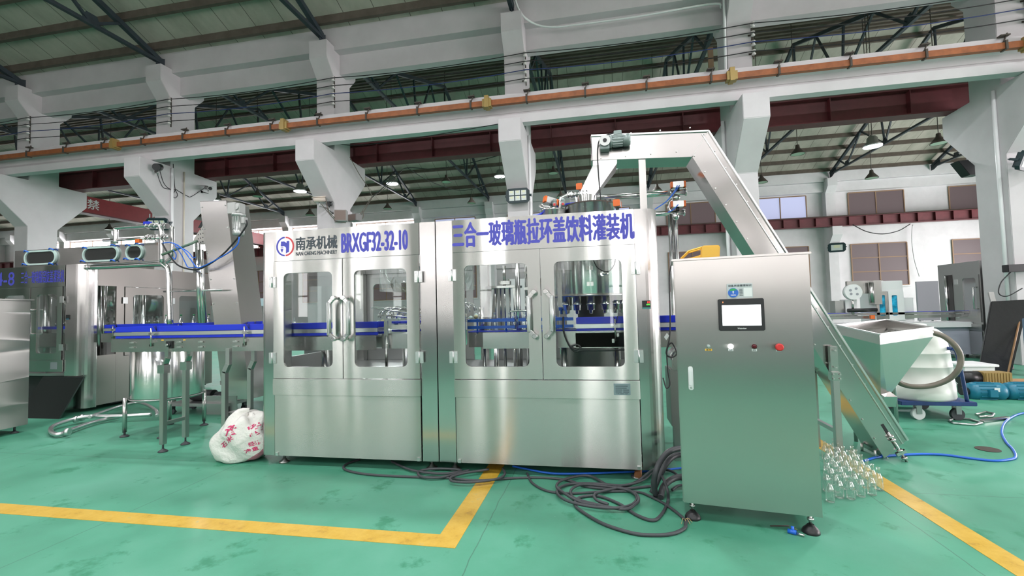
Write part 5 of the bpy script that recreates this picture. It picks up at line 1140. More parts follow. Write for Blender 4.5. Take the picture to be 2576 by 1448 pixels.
MB().tube(smooth_path([at(408, 640, Y=6.3), at(430, 632, Y=6.3), at(455, 622, Y=6.3), at(482, 612, Y=6.35), at(496, 606, Y=6.45)]), 0.022).build('cable_bundle', simple('green_grey_bundle', (0.10, 0.17, 0.12), 0.5), t2)
for q_ in ([(440, 616), (456, 640), (466, 660), (474, 672), (494, 672)], [(444, 622), (462, 626), (476, 636), (486, 648), (492, 646)], [(436, 628), (443, 640), (440, 652), (434, 646)]): MB().tube(smooth_path([at(a, c_, Y=6.28) for a, c_ in q_]), 0.008).build('air_tube', 'blue_hose', t2)
for a, b2 in ((497, 612), (505, 628)): MB().cyl(at(a, b2, Y=6.40), at(a+8, 812, Y=6.40), 0.042, n=12).build('stand_pipe', 'tube', t2)
# round buffer tank under the conveyors
tk = empty('buffer_tank', (-6.05, 5.5, 0), 'round polished steel tank on legs beneath the infeed conveyor', 'tank')
MB().lathe([(0.05, 0.44), (0.40, 0.47), (0.43, 0.50), (0.43, 1.14), (0.40, 1.16), (0.05, 1.18)], (-6.05, 5.5, 0), n=48).build('shell', 'drum', tk)
MB().lathe([(0.435, 0.485), (0.445, 0.495), (0.435, 0.505)], (-6.05, 5.5, 0), n=48, caps=False).build('weld_band', 'steel_dim', tk)
for dx, dy in ((-0.30, -0.36), (0.30, -0.36), (0.30, 0.3), (-0.3, 0.3)):
    l = MB().cyl((-6.05+dx, 5.5+dy, 0.06), (-6.05+dx, 5.5+dy, 0.52), 0.026, n=12).build('leg', 'steel', tk)
    MB().cyl((-6.05+dx, 5.5+dy, 0.02), (-6.05+dx, 5.5+dy, 0.08), 0.012, n=8).lathe([(0.055, 0), (0.052, 0.014), (0.02, 0.03)], (-6.05+dx, 5.5+dy, 0), n=14).build('levelling_foot', 'rubber', l)
# steel hoses on the floor
hs = MB().tube(smooth_path([at(300, 1048, Z=0.05), at(240, 1060, Z=0.05), at(180, 1080, Z=0.05), at(148, 1092, Z=0.05), at(129, 1086, Z=0.05), at(133, 1072, Z=0.06), at(170, 1058, Z=0.08), at(215, 1048, Z=0.10), at(300, 1046, Z=0.09), at(380, 1042, Z=0.09)]), 0.028, 10)
for a, b2 in ((190, 1054), (205, 1050), (168, 1086)): q = at(a, b2, Z=0.08); hs.cyl((q.x-0.02, q.y, q.z), (q.x+0.02, q.y+0.02, q.z), 0.05)
hs.tube(smooth_path([at(225, 1048, Z=0.12), at(300, 1022, Z=0.12), at(350, 1012, Z=0.12), at(390, 1030, Z=0.1), at(395, 1045, Z=0.08)]), 0.024, 10)
tag(hs.build('braided_hose', 'aluminium'), 'silver hose doubled back on the floor left of the tank legs', 'hose')
# left control cabinet at the photo edge and the panel leaning behind it
lc = empty('control_cabinet', (-8.6, 4.85, 0), 'brushed steel cabinet cut by the left photo edge', 'control cabinet')
MB().box(-9.05, -8.17, 4.35, 5.24, 0.10, 1.89).build('body', 'cabinet', lc, bevel=0.004); MB().box(-8.17, -8.15, 4.37, 5.20, 0.12, 1.87).build('door', 'cabinet', lc, bevel=0.003)
MB().box(-9.08, -8.13, 4.33, 5.26, 1.89, 1.91).build('rain_cap', 'cabinet', lc, bevel=0.003)
for x in (-8.95, -8.26):
    for y in (4.45, 5.14): MB().cyl((x, y, 0.03), (x, y, 0.10), 0.014, n=8).lathe([(0.05, 0), (0.045, 0.012), (0.02, 0.03)], (x, y, 0), n=14).build('levelling_foot', 'rubber', lc)
tag(MB().prism([(5.93, 0.0), (5.955, 0.0), (6.31, 0.62), (6.285, 0.62)], 'x', -9.5, -8.62).build('leaning_sheet', simple('dark_steel_sheet', (0.10, 0.115, 0.115), 0.28, 0.9)), 'loose dark steel panel leaning in front of the open machine base', 'panel')  # one even dark metal colour
# low steel stand with pump and white box behind the conveyor
st = empty('steel_table', (-5.3, 7.3, 0), 'low steel stand carrying a pump behind the infeed conveyor legs', 'stand')
MB().box(-6.6, -4.3, 6.98, 7.5, 0.38, 0.46).build('top', 'steel_dim', st, bevel=0.004)
for x in (-6.5, -4.4):
    for y in (7.05, 7.43): MB().cyl((x, y, 0.02), (x, y, 0.38), 0.022, n=8).lathe([(0.06, 0), (0.05, 0.015), (0.02, 0.03)], (x, y, 0), n=12).build('leg', 'steel_dim', st)
pm = empty('feed_pump', (-5.9, 7.2, 0.46), 'dark upright pump with steel pipe fittings on the low stand', 'pump')
MB().cyl((-5.85, 7.2, 0.46), (-5.85, 7.2, 0.95), 0.09, n=20).build('motor', 'dark_void', pm); MB().tube(smooth_path([(-6.15, 7.15, 0.95), (-6.15, 7.15, 0.6), (-6.1, 7.15, 0.52), (-5.9, 7.15, 0.5)]), 0.035, 10).cyl((-6.3, 7.12, 0.72), (-5.95, 7.12, 0.74), 0.03).cyl((-6.1, 7.1, 0.75), (-5.99, 7.1, 0.75), 0.055).build('fitting', 'tube', pm)
tag(MB().box(-5.62, -5.08, 7.1, 7.4, 0.46, 0.73).build('white_box', 'white_plastic', bevel=0.01), 'white box on the low steel stand behind the conveyor legs', 'box')
wm = empty('work_machine', (-4.7, 8.2, 0), 'steel machine body with small black meter behind the low stand', 'machine')
MB().prism([(-5.6, 0.5), (-3.8, 0.5), (-3.8, 1.25), (-5.0, 1.25), (-5.6, 0.9)], 'y', 7.9, 8.8).build('body', 'steel_dim', wm, bevel=0.01); MB().box(-4.85, -4.6, 7.885, 7.9, 0.75, 0.93).build('meter', 'black', wm)
for x in (-5.5, -3.9): MB().box(x-0.05, x+0.05, 8.0, 8.1, 0, 0.5).box(x-0.05, x+0.05, 8.6, 8.7, 0, 0.5).build('leg', 'steel_dim', wm)
# trolley with small pumps under the conveyor
tr = empty('pump_trolley', (-6.4, 7.0, 0), 'low castored pump trolley on the floor behind the tank', 'trolley')
MB().box(-7.0, -5.9, 6.35, 6.85, 0.14, 0.19).build('deck', 'steel_dim', tr, bevel=0.004)
MB().cyl((-6.75, 6.6, 0.28), (-6.35, 6.6, 0.28), 0.09, n=20).cyl((-6.3, 6.6, 0.27), (-6.1, 6.6, 0.27), 0.07).build('pump_body', 'dark_void', tr)
for x in (-6.95, -5.95):
    for y in (6.4, 6.8): MB().cyl((x, y-0.02, 0.045), (x, y+0.02, 0.045), 0.045, n=14).box(x-0.02, x+0.02, y-0.03, y+0.03, 0.08, 0.14).build('castor', 'rubber', tr)
# pale blue frame and glass rack between tower and machine
fr = empty('rack_frame', (-4.6, 9.3, 0), 'pale blue T-shaped frame of a bottle rack seen left of the main machine', 'rack')
a, b2 = at(604, 752, Y=9.2), at(700, 768, Y=9.2)
MB().box(a.x, a.x+1.1, 9.15, 9.30, b2.z, a.z).box(a.x+0.17, a.x+0.30, 9.15, 9.30, 0, b2.z).box(a.x+0.9, a.x+1.02, 9.15, 9.30, 0, b2.z).build('frame', simple('pale_blue_paint', (0.50, 0.68, 0.72), 0.45), fr)
MB().box(a.x+0.0, a.x+1.1, 9.3, 9.9, 1.28, 1.32).build('shelf', 'blue_rail', fr)
for k in range(12): bottle(a.x+0.06+0.09*k, 9.45+0.12*(k % 3), 1.32, 'small glass bottle on the rack behind the pale blue frame', 'bottles on the rack')
# ------------------------------------------------------------------ right background
wt = empty('trolley', at(2320, 1050, Z=0), 'blue flat trolley carrying the white plastic tank', 'trolley')
tl, tr_ = at(2240, 1010, Z=0.24), at(2445, 1022, Z=0.24)
tx0, tx1, ty0, ty1 = at(2262, 1022, Y=6.95).x, at(2452, 1020, Y=6.95).x, 6.9, 7.75
MB().box(tx0, tx1, ty0, ty1, 0.20, 0.25).build('deck', 'trolley_blue', wt, bevel=0.006)
hb = MB()
for y in (ty0+0.05, ty1-0.05): hb.tube(smooth_path([(tx1-0.08, y, 0.25), (tx1-0.12, y, 0.6), (tx1-0.16, y, 0.88), (tx1-0.20, y, 0.93)]), 0.022, 8)
hb.cyl((tx1-0.20, ty0+0.05, 0.93), (tx1-0.20, ty1-0.05, 0.93), 0.022).cyl((tx1-0.12, ty0+0.05, 0.58), (tx1-0.12, ty1-0.05, 0.58), 0.018).build('push_handle', 'trolley_blue', wt)
for x in (tx0+0.24, tx1-0.17):
    for y in (ty0+0.10, ty1-0.10):
        MB().cyl((x, y-0.025, 0.075), (x, y+0.025, 0.075), 0.075, n=20).build('castor_wheel', 'white_plastic' if (x < tx0+0.4 and y < ty0+0.3) else 'rubber', wt)
        MB().box(x-0.03, x+0.03, y-0.04, y-0.03, 0.08, 0.20).box(x-0.03, x+0.03, y+0.03, y+0.04, 0.08, 0.20).build('castor_fork', 'steel_dim', wt)
TX, TY = (tx0+tx1)/2-0.03, 7.33
ta = MB().lathe([(0.05, 0.25), (0.43, 0.25), (0.44, 0.28), (0.432, 0.46), (0.428, 0.462), (0.415, 0.68), (0.419, 0.686), (0.414, 0.692), (0.398, 0.86), (0.402, 0.866), (0.397, 0.872), (0.375, 1.03), (0.345, 1.12), (0.28, 1.18), (0.18, 1.20), (0.18, 1.24), (0.16, 1.25), (0.02, 1.25)], (TX, TY, 0), n=44).build('plastic_tank', 'tank_white')
tag(ta, 'round milky white plastic tank standing on the blue trolley', 'tank')
hp_ = [at(2337, 836, Y=6.85), at(2352, 838, Y=6.85), at(2378, 848, Y=6.8), at(2405, 872, Y=6.75), at(2417, 900, Y=6.75), at(2410, 930, Y=6.75), at(2385, 954, Y=6.8), at(2345, 969, Y=6.85), at(2300, 972, Y=6.85), at(2268, 965, Y=6.85), at(2245, 950, Y=6.85), Vector((at(2240, 960, Y=7.0).x, 7.0, 0.28))]
ho = MB().tube(smooth_path(hp_, 8), 0.033, 12).build('suction_hose', 'hose_brown'); tag(ho, 'thick brown suction hose draped around the white tank', 'hose')
MB().cyl(hp_[0]-Vector((0.05, 0, -0.01)), hp_[0]+Vector((0.03, 0, 0)), 0.036, n=14).build('hose_coupling', 'bolt', ho)
def pump_motor(px, py, Y, L, label, s=1.0, base=True):
    c = at(px, py, Y=Y); z = c.z
    e = empty('electric_motor', (c.x, Y, 0), label, 'motor')
    m_ = MB().lathe([(0.04, 0), (0.11*s, 0.02), (0.12*s, 0.06), (0.12*s, 0.28*L), (0.125*s, 0.29*L), (0.125*s, 0.36*L), (0.10*s, 0.40*L)], (c.x-0.2*L, Y, z), (1, 0, 0), n=24)
    for k in range(16): a = 2*PI*k/16; m_.beam((c.x-0.12*L, Y+0.125*s*math.cos(a), z+0.125*s*math.sin(a)), (c.x+0.07*L, Y+0.125*s*math.cos(a), z+0.125*s*math.sin(a)), 0.008, 0.014)
    m_.build('motor_body', 'teal', e)
    MB().box(c.x-0.06, c.x+0.05, Y-0.16*s, Y-0.09*s, z-0.06, z+0.05).build('terminal_box', 'teal', e, bevel=0.006)
    MB().box(c.x+0.02, c.x+0.09, Y-0.135*s, Y-0.128*s, z+0.02, z+0.08).build('rating_plate', 'white_plastic', e)
    MB().cyl((c.x-0.2*L-0.09, Y, z), (c.x-0.2*L, Y, z), 0.06, n=16).build('shaft_coupling', 'dark_void', e)
    MB().box(c.x-0.14, c.x+0.1, Y-0.1, Y+0.1, 0, max(0.02, z-0.10*s)).build('base', 'dark_void', e)
    return e
pump_motor(2478, 984, 8.5, 1.2, 'teal electric motor on the floor right of the blue trolley', 1.15); pump_motor(2572, 984, 8.5, 1.2, 'teal electric motor cut by the right photo edge', 1.15); pump_motor(2240, 985, 8.1, 1.2, 'teal electric motor half hidden behind the hopper tip', 1.3)
c = at(2495, 950, Y=8.9)
bp_ = empty('brass_pump', (c.x, 8.9, 0), 'yellow brass pump with black motor standing behind the teal motor', 'pump')
MB().box(c.x-0.18, c.x+0.22, 8.8, 9.05, c.z-0.13, c.z+0.10).build('pump_head', 'brass', bp_, bevel=0.01)
f = MB()
for k in range(9): f.box(c.x-0.15+0.04*k, c.x-0.125+0.04*k, 8.79, 8.8, c.z-0.12, c.z+0.09)
f.build('cooling_rib', 'brass', bp_); MB().cyl((c.x-0.45, 8.92, c.z), (c.x-0.18, 8.92, c.z), 0.11, n=18).build('motor', 'black', bp_)
MB().box(c.x-0.4, c.x+0.2, 8.8, 9.05, 0, c.z-0.12).build('plinth', 'dark_void', bp_)
# white box machine low behind, timber piece
c0, c1 = at(2415, 920, Y=9.6), at(2495, 975, Y=9.6)
tag(MB().box(c0.x, c1.x, 9.5, 10.0, 0.0, c0.z).box(c0.x-0.04, c1.x+0.04, 9.46, 10.04, c0.z, c0.z+0.04).build('white_crate', 'white_paint', bevel=0.006), 'low white box with a grey lid behind the teal motors', 'box')
c0 = at(2540, 965, Y=9.3); tag(MB().box(c0.x-0.05, c0.x+0.7, 9.2, 9.5, 0.0, c0.z+0.06).build('wooden_block', simple('tan_wood', (0.40, 0.22, 0.10), 0.6, vary=0.15), bevel=0.005), 'tan wooden block behind the right-hand teal motor', 'block')
# black sheet wrapped panel leaning on the edge column, broom handle, blue bin
def quad3(pts, t, name, mat, label, cat, **k):
    b = MB(); n_ = (Vector(pts[1])-Vector(pts[0])).cross(Vector(pts[3])-Vector(pts[0])).normalized()*t
    A_ = [b.bm.verts.new(Vector(p)) for p in pts]; B_ = [b.bm.verts.new(Vector(p)-n_) for p in pts]
    b.bm.faces.new(A_); b.bm.faces.new(B_[::-1])
    for i in range(4): b.bm.faces.new([A_[i], B_[i], B_[(i+1) % 4], A_[(i+1) % 4]])
    return tag(b.build(name, mat, **k), label, cat)
M['black_film'] = simple('crinkled_black_film', (0.018, 0.019, 0.021), 0.30, bump=0.9, bscale=7)
bl_, br_, tr2, tl2 = at(2462, 946, Y=11.2), at(2545, 946, Y=11.2), at(2590, 752, Y=12.1), at(2495, 757, Y=12.1)
bl_.z = br_.z = 0.0
quad3([bl_, br_, tr2, tl2], 0.06, 'wrapped_panel', 'black_film', 'tall panel wrapped in crinkled black film leaning against the edge column', 'panel', bevel=0.01)
a, b2 = at(2535, 955, Y=10.9), at(2566, 800, Y=11.9); a.z = 0.0
tag(MB().cyl(a, b2, 0.018, n=8).build('broom_handle', simple('brown_stick_wood', (0.30, 0.17, 0.08), 0.6)), 'brown wooden stick leaning beside the black wrapped panel', 'stick')
a, b2 = at(2492, 735, Y=12.45), at(2476, 870, Y=12.2)
tag(MB().beam((a.x, 12.45, a.z), (a.x-0.12, 11.9, 0.0), 0.09, 0.05).build('steel_bar', 'steel_dim'), 'dull metal bar leaning behind the black wrapped panel', 'bar')
c0 = at(2566, 900, Y=10.6); tag(MB().box(c0.x+0.30, c0.x+1.0, 10.4, 10.9, 0, 1.15).build('blue_grey_cabinet', simple('blue_grey_paint', (0.12, 0.17, 0.26), 0.4), bevel=0.01), 'blue-grey cabinet at the right photo edge behind the motors', 'cabinet')
# grey glazed filling machine beyond the edge column; its door side looks towards -X
GX, GY0, GY1, GZT = 9.56, 13.62, 15.08, 2.53
gy = empty('filling_machine', (10.2, 14.4, 0), 'dull grey steel machine with a tall glazed door beyond the edge column', 'filling machine')
def faceX(mb): bmesh.ops.transform(mb.bm, matrix=Matrix(((0, 1, 0, GX), (1, 0, 0, 0), (0, 0, 1, 0), (0, 0, 0, 1))), verts=mb.bm.verts[:]); return mb
MB().box(GX+0.03, GX+1.5, GY0, GY1, 0.1, GZT).build('housing', 'steel_dim', gy, bevel=0.006)
d = faceX(MB().holed(13.64, 14.36, 0.95, GZT-0.35, (13.74, 14.17, 1.10, 2.10, 0.07), 0.0, 0.03)).build('door', 'steel_dim', gy, bevel=0.003)
faceX(MB().box(13.73, 14.18, 0.018, 0.026, 1.09, 2.11)).build('window_pane', simple('pale_reflecting_glass', (0.45, 0.45, 0.47), 0.06, 0.7), d)
faceX(MB().box(14.55, 14.82, 0.02, 0.028, 0.95, 2.22)).build('side_window', simple('dark_glass', (0.05, 0.045, 0.045), 0.06), gy)
MB().cyl((GX+0.005, 14.76, 0.97), (GX+0.005, 14.76, 2.2), 0.035).build('bright_tube', 'tube', gy)
MB().tube([(GX, 13.70, 1.85), (GX-0.09, 13.70, 1.85), (GX-0.09, 13.70, 1.30), (GX, 13.70, 1.30)], 0.02, 8).build('handle', 'tube', d)
for z in (2.02, 1.12): faceX(MB().box(14.33, 14.44, -0.012, 0.0, z-0.07, z+0.07)).build('hinge', 'aluminium', d)
faceX(MB().box(GY0, GY1, -0.01, 0.03, 0.74, 0.90)).build('ledge', 'steel_dim', gy); faceX(MB().box(GY0+0.02, GY1-0.02, 0.0, 0.03, 0.12, 0.72)).build('kick_panel', 'steel', gy)
for x in (GX+0.15, GX+1.35):
    for y in (GY0+0.15, GY1-0.15): MB().lathe([(0.05, 0), (0.045, 0.015), (0.02, 0.03), (0.02, 0.10)], (x, y, 0), n=12).build('levelling_foot', 'rubber', gy)
# white labelling machine with two blue-tinted windows and its table
LY = 14.0
lm = empty('labelling_machine', (at(2270, 760, Y=LY).x, LY+0.5, 0), 'white labelling machine with two bright blue windows on its doors', 'labelling machine')
x0, x1 = at(2199, 708, Y=LY).x, at(2272, 705, Y=LY).x
zt, zd, zb = at(2235, 706, Y=LY).z, at(2235, 732, Y=LY).z, at(2235, 798, Y=LY).z
MB().box(x0, x1, LY+0.03, LY+0.75, 0.45, zt).build('housing', 'white_paint', lm, bevel=0.01)
xm = at(2233, 730, Y=LY).x
for xa, xb, w0, w1, mt in ((x0+0.02, xm-0.01, 2211, 2229, 'steel'), (xm+0.01, x1-0.01, 2243, 2260, 'white_paint')):
    a, b2 = at(w0, 742, Y=LY), at(w1, 793, Y=LY)
    d = MB().holed(xa, xb, zb-0.08, zd, (a.x, b2.x, b2.z, a.z, 0.03), LY, LY+0.02).build('door', mt, lm, bevel=0.002)
    MB().box(a.x-0.01, b2.x+0.01, LY+0.021, LY+0.028, b2.z-0.01, a.z+0.01).build('window_pane', simple('blue_tinted_glass', (0.02, 0.36, 0.68), 0.15, vary=0.7, vscale=6), d)
MB().box(x0+0.1, x1-0.02, LY+0.01, LY+0.04, 0.85, zb-0.10).build('front_panel', 'white_paint', lm, bevel=0.006)
MB().box(x0-1.5, x1+1.9, LY-0.05, LY+0.65, 0.82, 0.96).build('table_top', 'white_paint', lm, bevel=0.006)
MB().box(x0-1.5, x1+1.9, LY+0.0, LY+0.12, 1.18, 1.24).build('conveyor_rail', 'steel', lm); MB().box(x0-1.6, x1+2.0, LY+0.05, LY+0.30, 1.08, 1.16).build('conveyor_bed', 'steel', lm)
MB().box(x0-1.6, x1+2.0, LY+0.03, LY+0.05, 1.22, 1.25).build('guide_strip', 'blue_rail', lm)
M['lilac'] = simple('lilac_grey_paint', (0.42, 0.43, 0.52), 0.45)
for xa, xb in ((x0-1.4, x0-0.3), (x1+0.3, x1+1.6)): MB().box(xa, xb, LY+0.05, LY+0.6, 0.1, 0.82).build('base_cabinet', 'lilac', lm)
MB().box(x1+0.10, x1+0.6, LY+0.03, LY+0.05, 0.50, 0.72).build('base_opening', 'dark_void', lm)
for x in (x0-1.3, x0-0.4, x1+0.4, x1+1.5): MB().cyl((x, LY+0.2, 0), (x, LY+0.2, 0.12), 0.03).build('foot', 'rubber', lm)
a = at(2148, 734, Y=LY-0.1)
r_ = MB().cyl((a.x, LY-0.1, a.z), (a.x, LY+0.05, a.z), 0.21, n=32).build('label_reel', 'white_plastic', lm)
for dx, dz in ((0.06, 0.09), (-0.07, -0.05), (0.08, -0.06), (-0.08, 0.05)): MB().cyl((a.x+dx, LY-0.105, a.z+dz), (a.x+dx, LY-0.1, a.z+dz), 0.035, n=14).build('reel_hole', 'grey_paint', r_)
MB().box(a.x-0.08, a.x+0.8, LY+0.05, LY+0.15, a.z-0.05, a.z+0.30).cyl((a.x+0.45, LY-0.05, a.z-0.3), (a.x+0.45, LY-0.05, a.z+0.25), 0.06).box(a.x+0.5, a.x+0.68, LY-0.08, LY+0.2, a.z-0.35, a.z+0.30).cyl((a.x, LY, 1.2), (a.x, LY, a.z), 0.03).build('label_head', 'steel', lm)
MB().cyl((a.x-0.15, LY-0.05, 1.32), (a.x+0.55, LY-0.05, 1.32), 0.05, n=12).build('drive_motor', 'black', lm)
a = at(2193, 797, Y=LY-0.08); MB().cbox((a.x, LY-0.10, a.z), (0.10, 0.06, 0.10)).build('stop_box', 'orange', lm)
a, b2 = at(2276, 748, Y=LY), at(2306, 780, Y=LY); MB().box(a.x, b2.x, LY+0.1, LY+0.5, 0.96, a.z).build('control_box', 'white_paint', lm, bevel=0.01)
a, b2 = at(2105, 756, Y=LY), at(2128, 782, Y=LY); MB().box(a.x, b2.x, LY+0.1, LY+0.4, 1.16, a.z).build('grey_box', 'steel_dim', lm)
a, b2 = at(2131, 753, Y=LY), at(2162, 780, Y=LY); MB().box(a.x, b2.x, LY+0.1, LY+0.4, 1.16, a.z).build('white_box', 'white_paint', lm)
a, b2 = at(2304, 708, Y=16.5), at(2345, 780, Y=16.5)
sc = empty('grey_board', (a.x+0.4, 16.5, 0), 'plain blue-grey board standing behind the labelling machine', 'board')
MB().box(a.x, b2.x+0.2, 16.48, 16.54, 0.9, a.z).build('board', 'grey_paint', sc); MB().box(a.x+0.05, a.x+0.12, 16.46, 16.56, 0, 0.9).box(b2.x, b2.x+0.07, 16.46, 16.56, 0, 0.9).build('stand', 'steel_dim', sc)
# bent steel guide frames lying on the floor
def floor_loop(px, r, label):
    pts = [at(a, b_, Z=r) for a, b_ in px]
    return tag(MB().tube(pts+[pts[0]], r, 6).build('wire_loop', 'aluminium'), label, 'frame')
floor_loop([(2388, 1058), (2400, 1050), (2440, 1054), (2470, 1063), (2450, 1068), (2400, 1064)], 0.014, 'bent silver wire frame lying on the floor in front of the blue trolley')
a, b2 = at(2470, 1058, Z=0.02), at(2535, 1050, Z=0.02)
s_ = MB().beam(a, b2, 0.05, 0.03); s_.tube([at(2455, 1042, Z=0.02), at(2480, 1036, Z=0.02), at(2500, 1040, Z=0.02), at(2495, 1046, Z=0.02), at(2462, 1048, Z=0.02)], 0.016, 6)
tag(s_.build('steel_scrap', 'steel'), 'small steel offcuts on the floor near the blue hose', 'scrap')
# ------------------------------------------------------------------ pendant lamps of the far nave
def roof_under(Y): return r2[0][1]+SL*(Y-13.5) if Y < 24.1 else r2[1][1]-SL*(Y-24.1)
def pendant(px, py, wpx, lit, label):
    """wpx: apparent width in the photo; real shade width 0.50 m lit, 0.46 m unlit"""
    D = 0.54 if lit else 0.46
    d = (px-1288)/FPX*_r - (py-724)/FPX*_u + _f
    t = D*FPX/wpx; p = CAM_POS+t*d
    e = empty('pendant_lamp', (p.x, p.y, p.z), label, 'pendant lamp', 'lit pendant lamps' if lit else 'unlit pendant lamps')
    x, y, z = p
    MB().cyl((x, y, z+0.32), (x, y, roof_under(y)-0.02), 0.012, n=6).build('suspension_rod', 'lamp_grey', e)
    if lit:
        MB().lathe([(0.27, -0.02), (0.27, 0.03), (0.16, 0.14), (0.15, 0.26), (0.10, 0.32)], p, n=24).build('housing', 'steel_dim', e)
        MB().lathe([(0.262, -0.03), (0.262, -0.02)], p, n=24).build('lens', 'lamp_on', e)
        la = bpy.data.lights.new('pendant_light', 'AREA'); la.shape = 'DISK'; la.size = 0.5; la.energy = 260; la.color = (0.95, 0.98, 1.0)
        lo = bpy.data.objects.new('pendant_light', la); C.objects.link(lo); lo.parent = e; lo.location = (0, 0, -0.04)
    else:
        MB().lathe([(0.23, 0.0), (0.225, 0.03), (0.14, 0.14), (0.075, 0.22), (0.06, 0.33)], p, n=24, caps=False).lathe([(0.222, 0.0), (0.22, 0.02), (0.13, 0.13), (0.07, 0.20)], p, n=24, caps=False).build('shade', 'lamp_grey', e)
        MB().lathe([(0.215, 0.004), (0.02, 0.010)], p, n=20).build('reflector', simple('greenish_reflector', (0.40, 0.50, 0.40), 0.25, 0.6) if 'greenish' not in M else M['greenish'], e)
M['greenish'] = simple('greenish_reflector', (0.45, 0.60, 0.45), 0.30, 0.2)
for px, py, w, lit, lab in ((755, 480, 31, True, 'lit pendant lamp hanging left of the speaker column'), (987, 461, 30, True, 'lit pendant lamp right of the speaker column'), (1257, 443, 27, True, 'lit pendant lamp just left of the floodlight column'), (2195, 367, 41, True, 'lit pendant lamp hanging above the labelling machine'),
                            (543, 505, 30, True, 'lit pendant lamp peeping out above the leaning cap elevator'), (1548, 420, 27, True, 'lit pendant lamp partly behind the cap chute'),
                            (1123, 458, 25, False, 'unlit pendant lamp midway between the speaker and floodlight columns'), (1186, 511, 21, False, 'small unlit pendant lamp above the header lettering near the floodlight column'), (975, 525, 21, False, 'small unlit pendant lamp right above the left header panel'),
                            (780, 541, 22, False, 'small unlit pendant lamp beside the beige security camera'), (648, 494, 24, False, 'unlit pendant lamp above the leaning elevator motor'), (1392, 436, 25, False, 'unlit pendant lamp right of the floodlight column'),
                            (1411, 496, 22, False, 'small unlit pendant lamp above the orange valve actuator'), (1653, 480, 24, False, 'unlit pendant lamp right of the elevator support post'), (2007, 388, 33, False, 'unlit pendant lamp with green-tinged reflector right of the cap conveyor column'),
                            (2193, 448, 29, False, 'unlit pendant lamp below the lit one above the labelling machine'), (1916, 459, 28, False, 'unlit pendant lamp half hidden behind the cap conveyor column'), (2362, 361, 36, False, 'unlit pendant lamp beside the edge column corbel'),
                            (1350, 331, 28, False, 'unlit pendant lamp just above the maroon beam right of the floodlight column'), (2195, 243, 34, False, 'unlit pendant lamp peeping above the maroon beam at right'), (275, 578, 20, False, 'tiny unlit pendant lamp under the red bridge crane'), (1738, 282, 24, False, 'unlit pendant lamp above the maroon beam behind the cap conveyor top')):
    pendant(px, py, w, lit, lab)
# high-bay lamps of the near nave, above and behind the camera
ROWS = ((6.8, (-12.0, -6.0, -0.6, 4.4, 9.0)), (1.0, (-12.0, -6.0, -0.6, 4.4, 9.0)), (-7.0, (-16.0, -11.9, -9.0, -3.9, 0.8, 6.5)))
for j, (y, xs) in enumerate(ROWS):
    for i, x in enumerate(xs):
        z = 8.6
        e = empty('hanging_lamp', (x, y, z), 'lit high bay lamp of the near nave, row %s, place %s' % (['nearest the columns', 'under the ridge', 'behind the camera'][j], ORD[i]), 'high bay lamp', 'high bay lamps of the near nave')
        MB().lathe([(0.30, -0.02), (0.30, 0.03), (0.16, 0.14), (0.15, 0.26), (0.10, 0.32)], (x, y, z), n=20).build('housing', 'steel_dim', e)
        zz = 10.5+SL*(12.62-y) if y > 2.1 else r1[1][1]-SL*(2.1-y)
        MB().cyl((x, y, z+0.32), (x, y, zz), 0.012, n=6).build('suspension_rod', 'lamp_grey', e)
        la = bpy.data.lights.new('high_bay_light', 'AREA'); la.shape = 'DISK'; la.size = 0.56; la.energy = HIGH_BAY; la.color = (0.97, 0.98, 1.0)
        lo = bpy.data.objects.new('high_bay_light', la); C.objects.link(lo); lo.parent = e; lo.location = (0, 0, -0.03)
# ------------------------------------------------------------------ floodlights
def floodlight(c, w, h, rz, tilt, label, cols=3, rows=2, yoke=True):
    e = empty('floodlight', c, label, 'floodlight')
    R = Matrix.Rotation(rz, 4, 'Z') @ Matrix.Rotation(tilt, 4, 'X')
    def put(mb, name, mat, parent=e):
        bmesh.ops.transform(mb.bm, matrix=R, verts=mb.bm.verts[:]); return mb.build(name, mat, parent, world=False)
    ch = 0.18*h
    put(MB().prism([(-w/2+ch, -h/2), (w/2-ch, -h/2), (w/2, -h/2+ch), (w/2, h/2-ch), (w/2-ch, h/2), (-w/2+ch, h/2), (-w/2, h/2-ch), (-w/2, -h/2+ch)], 'y', -0.05, 0.04), 'housing', 'flood')
    cw, chh = 0.78*w/cols, 0.76*h/rows
    for i in range(cols):
        for j in range(rows):
            x, z = (i-(cols-1)/2)*cw, (j-(rows-1)/2)*chh
            p = put(MB().box(x-cw*0.41, x+cw*0.41, -0.054, -0.05, z-chh*0.40, z+chh*0.40), 'led_window', simple('pale_reflector', (0.60, 0.64, 0.62), 0.3) if 'ledw' not in M else M['ledw'])
            put(MB().box(x-cw*0.22, x+cw*0.22, -0.056, -0.054, z-chh*0.02, z+chh*0.36), 'led_chip', M['led'], e)
    b = MB()
    for k in range(9): b.box(-w/2+0.05+k*(w-0.1)/8-0.006, -w/2+0.05+k*(w-0.1)/8+0.006, 0.04, 0.09, -h*0.4, h*0.4)
    put(b, 'cooling_fins', 'flood')
    if yoke: put(MB().beam((-w/2-0.02, 0, 0), (-w/2-0.02, 0.16, 0), 0.02, 0.05).beam((w/2+0.02, 0, 0), (w/2+0.02, 0.16, 0), 0.02, 0.05).beam((-w/2-0.03, 0.16, 0), (w/2+0.03, 0.16, 0), 0.05, 0.02).cyl((w/2, 0, 0), (w/2+0.05, 0, 0), 0.03), 'yoke', 'flood')
    return e
M['ledw'] = simple('pale_reflector', (0.60, 0.64, 0.62), 0.3)
c = at(1303, 492, Y=12.36); floodlight(c, 0.66, 0.40, 0.0, 0.10, 'dark six-panel floodlight fixed on the column above the main machine')
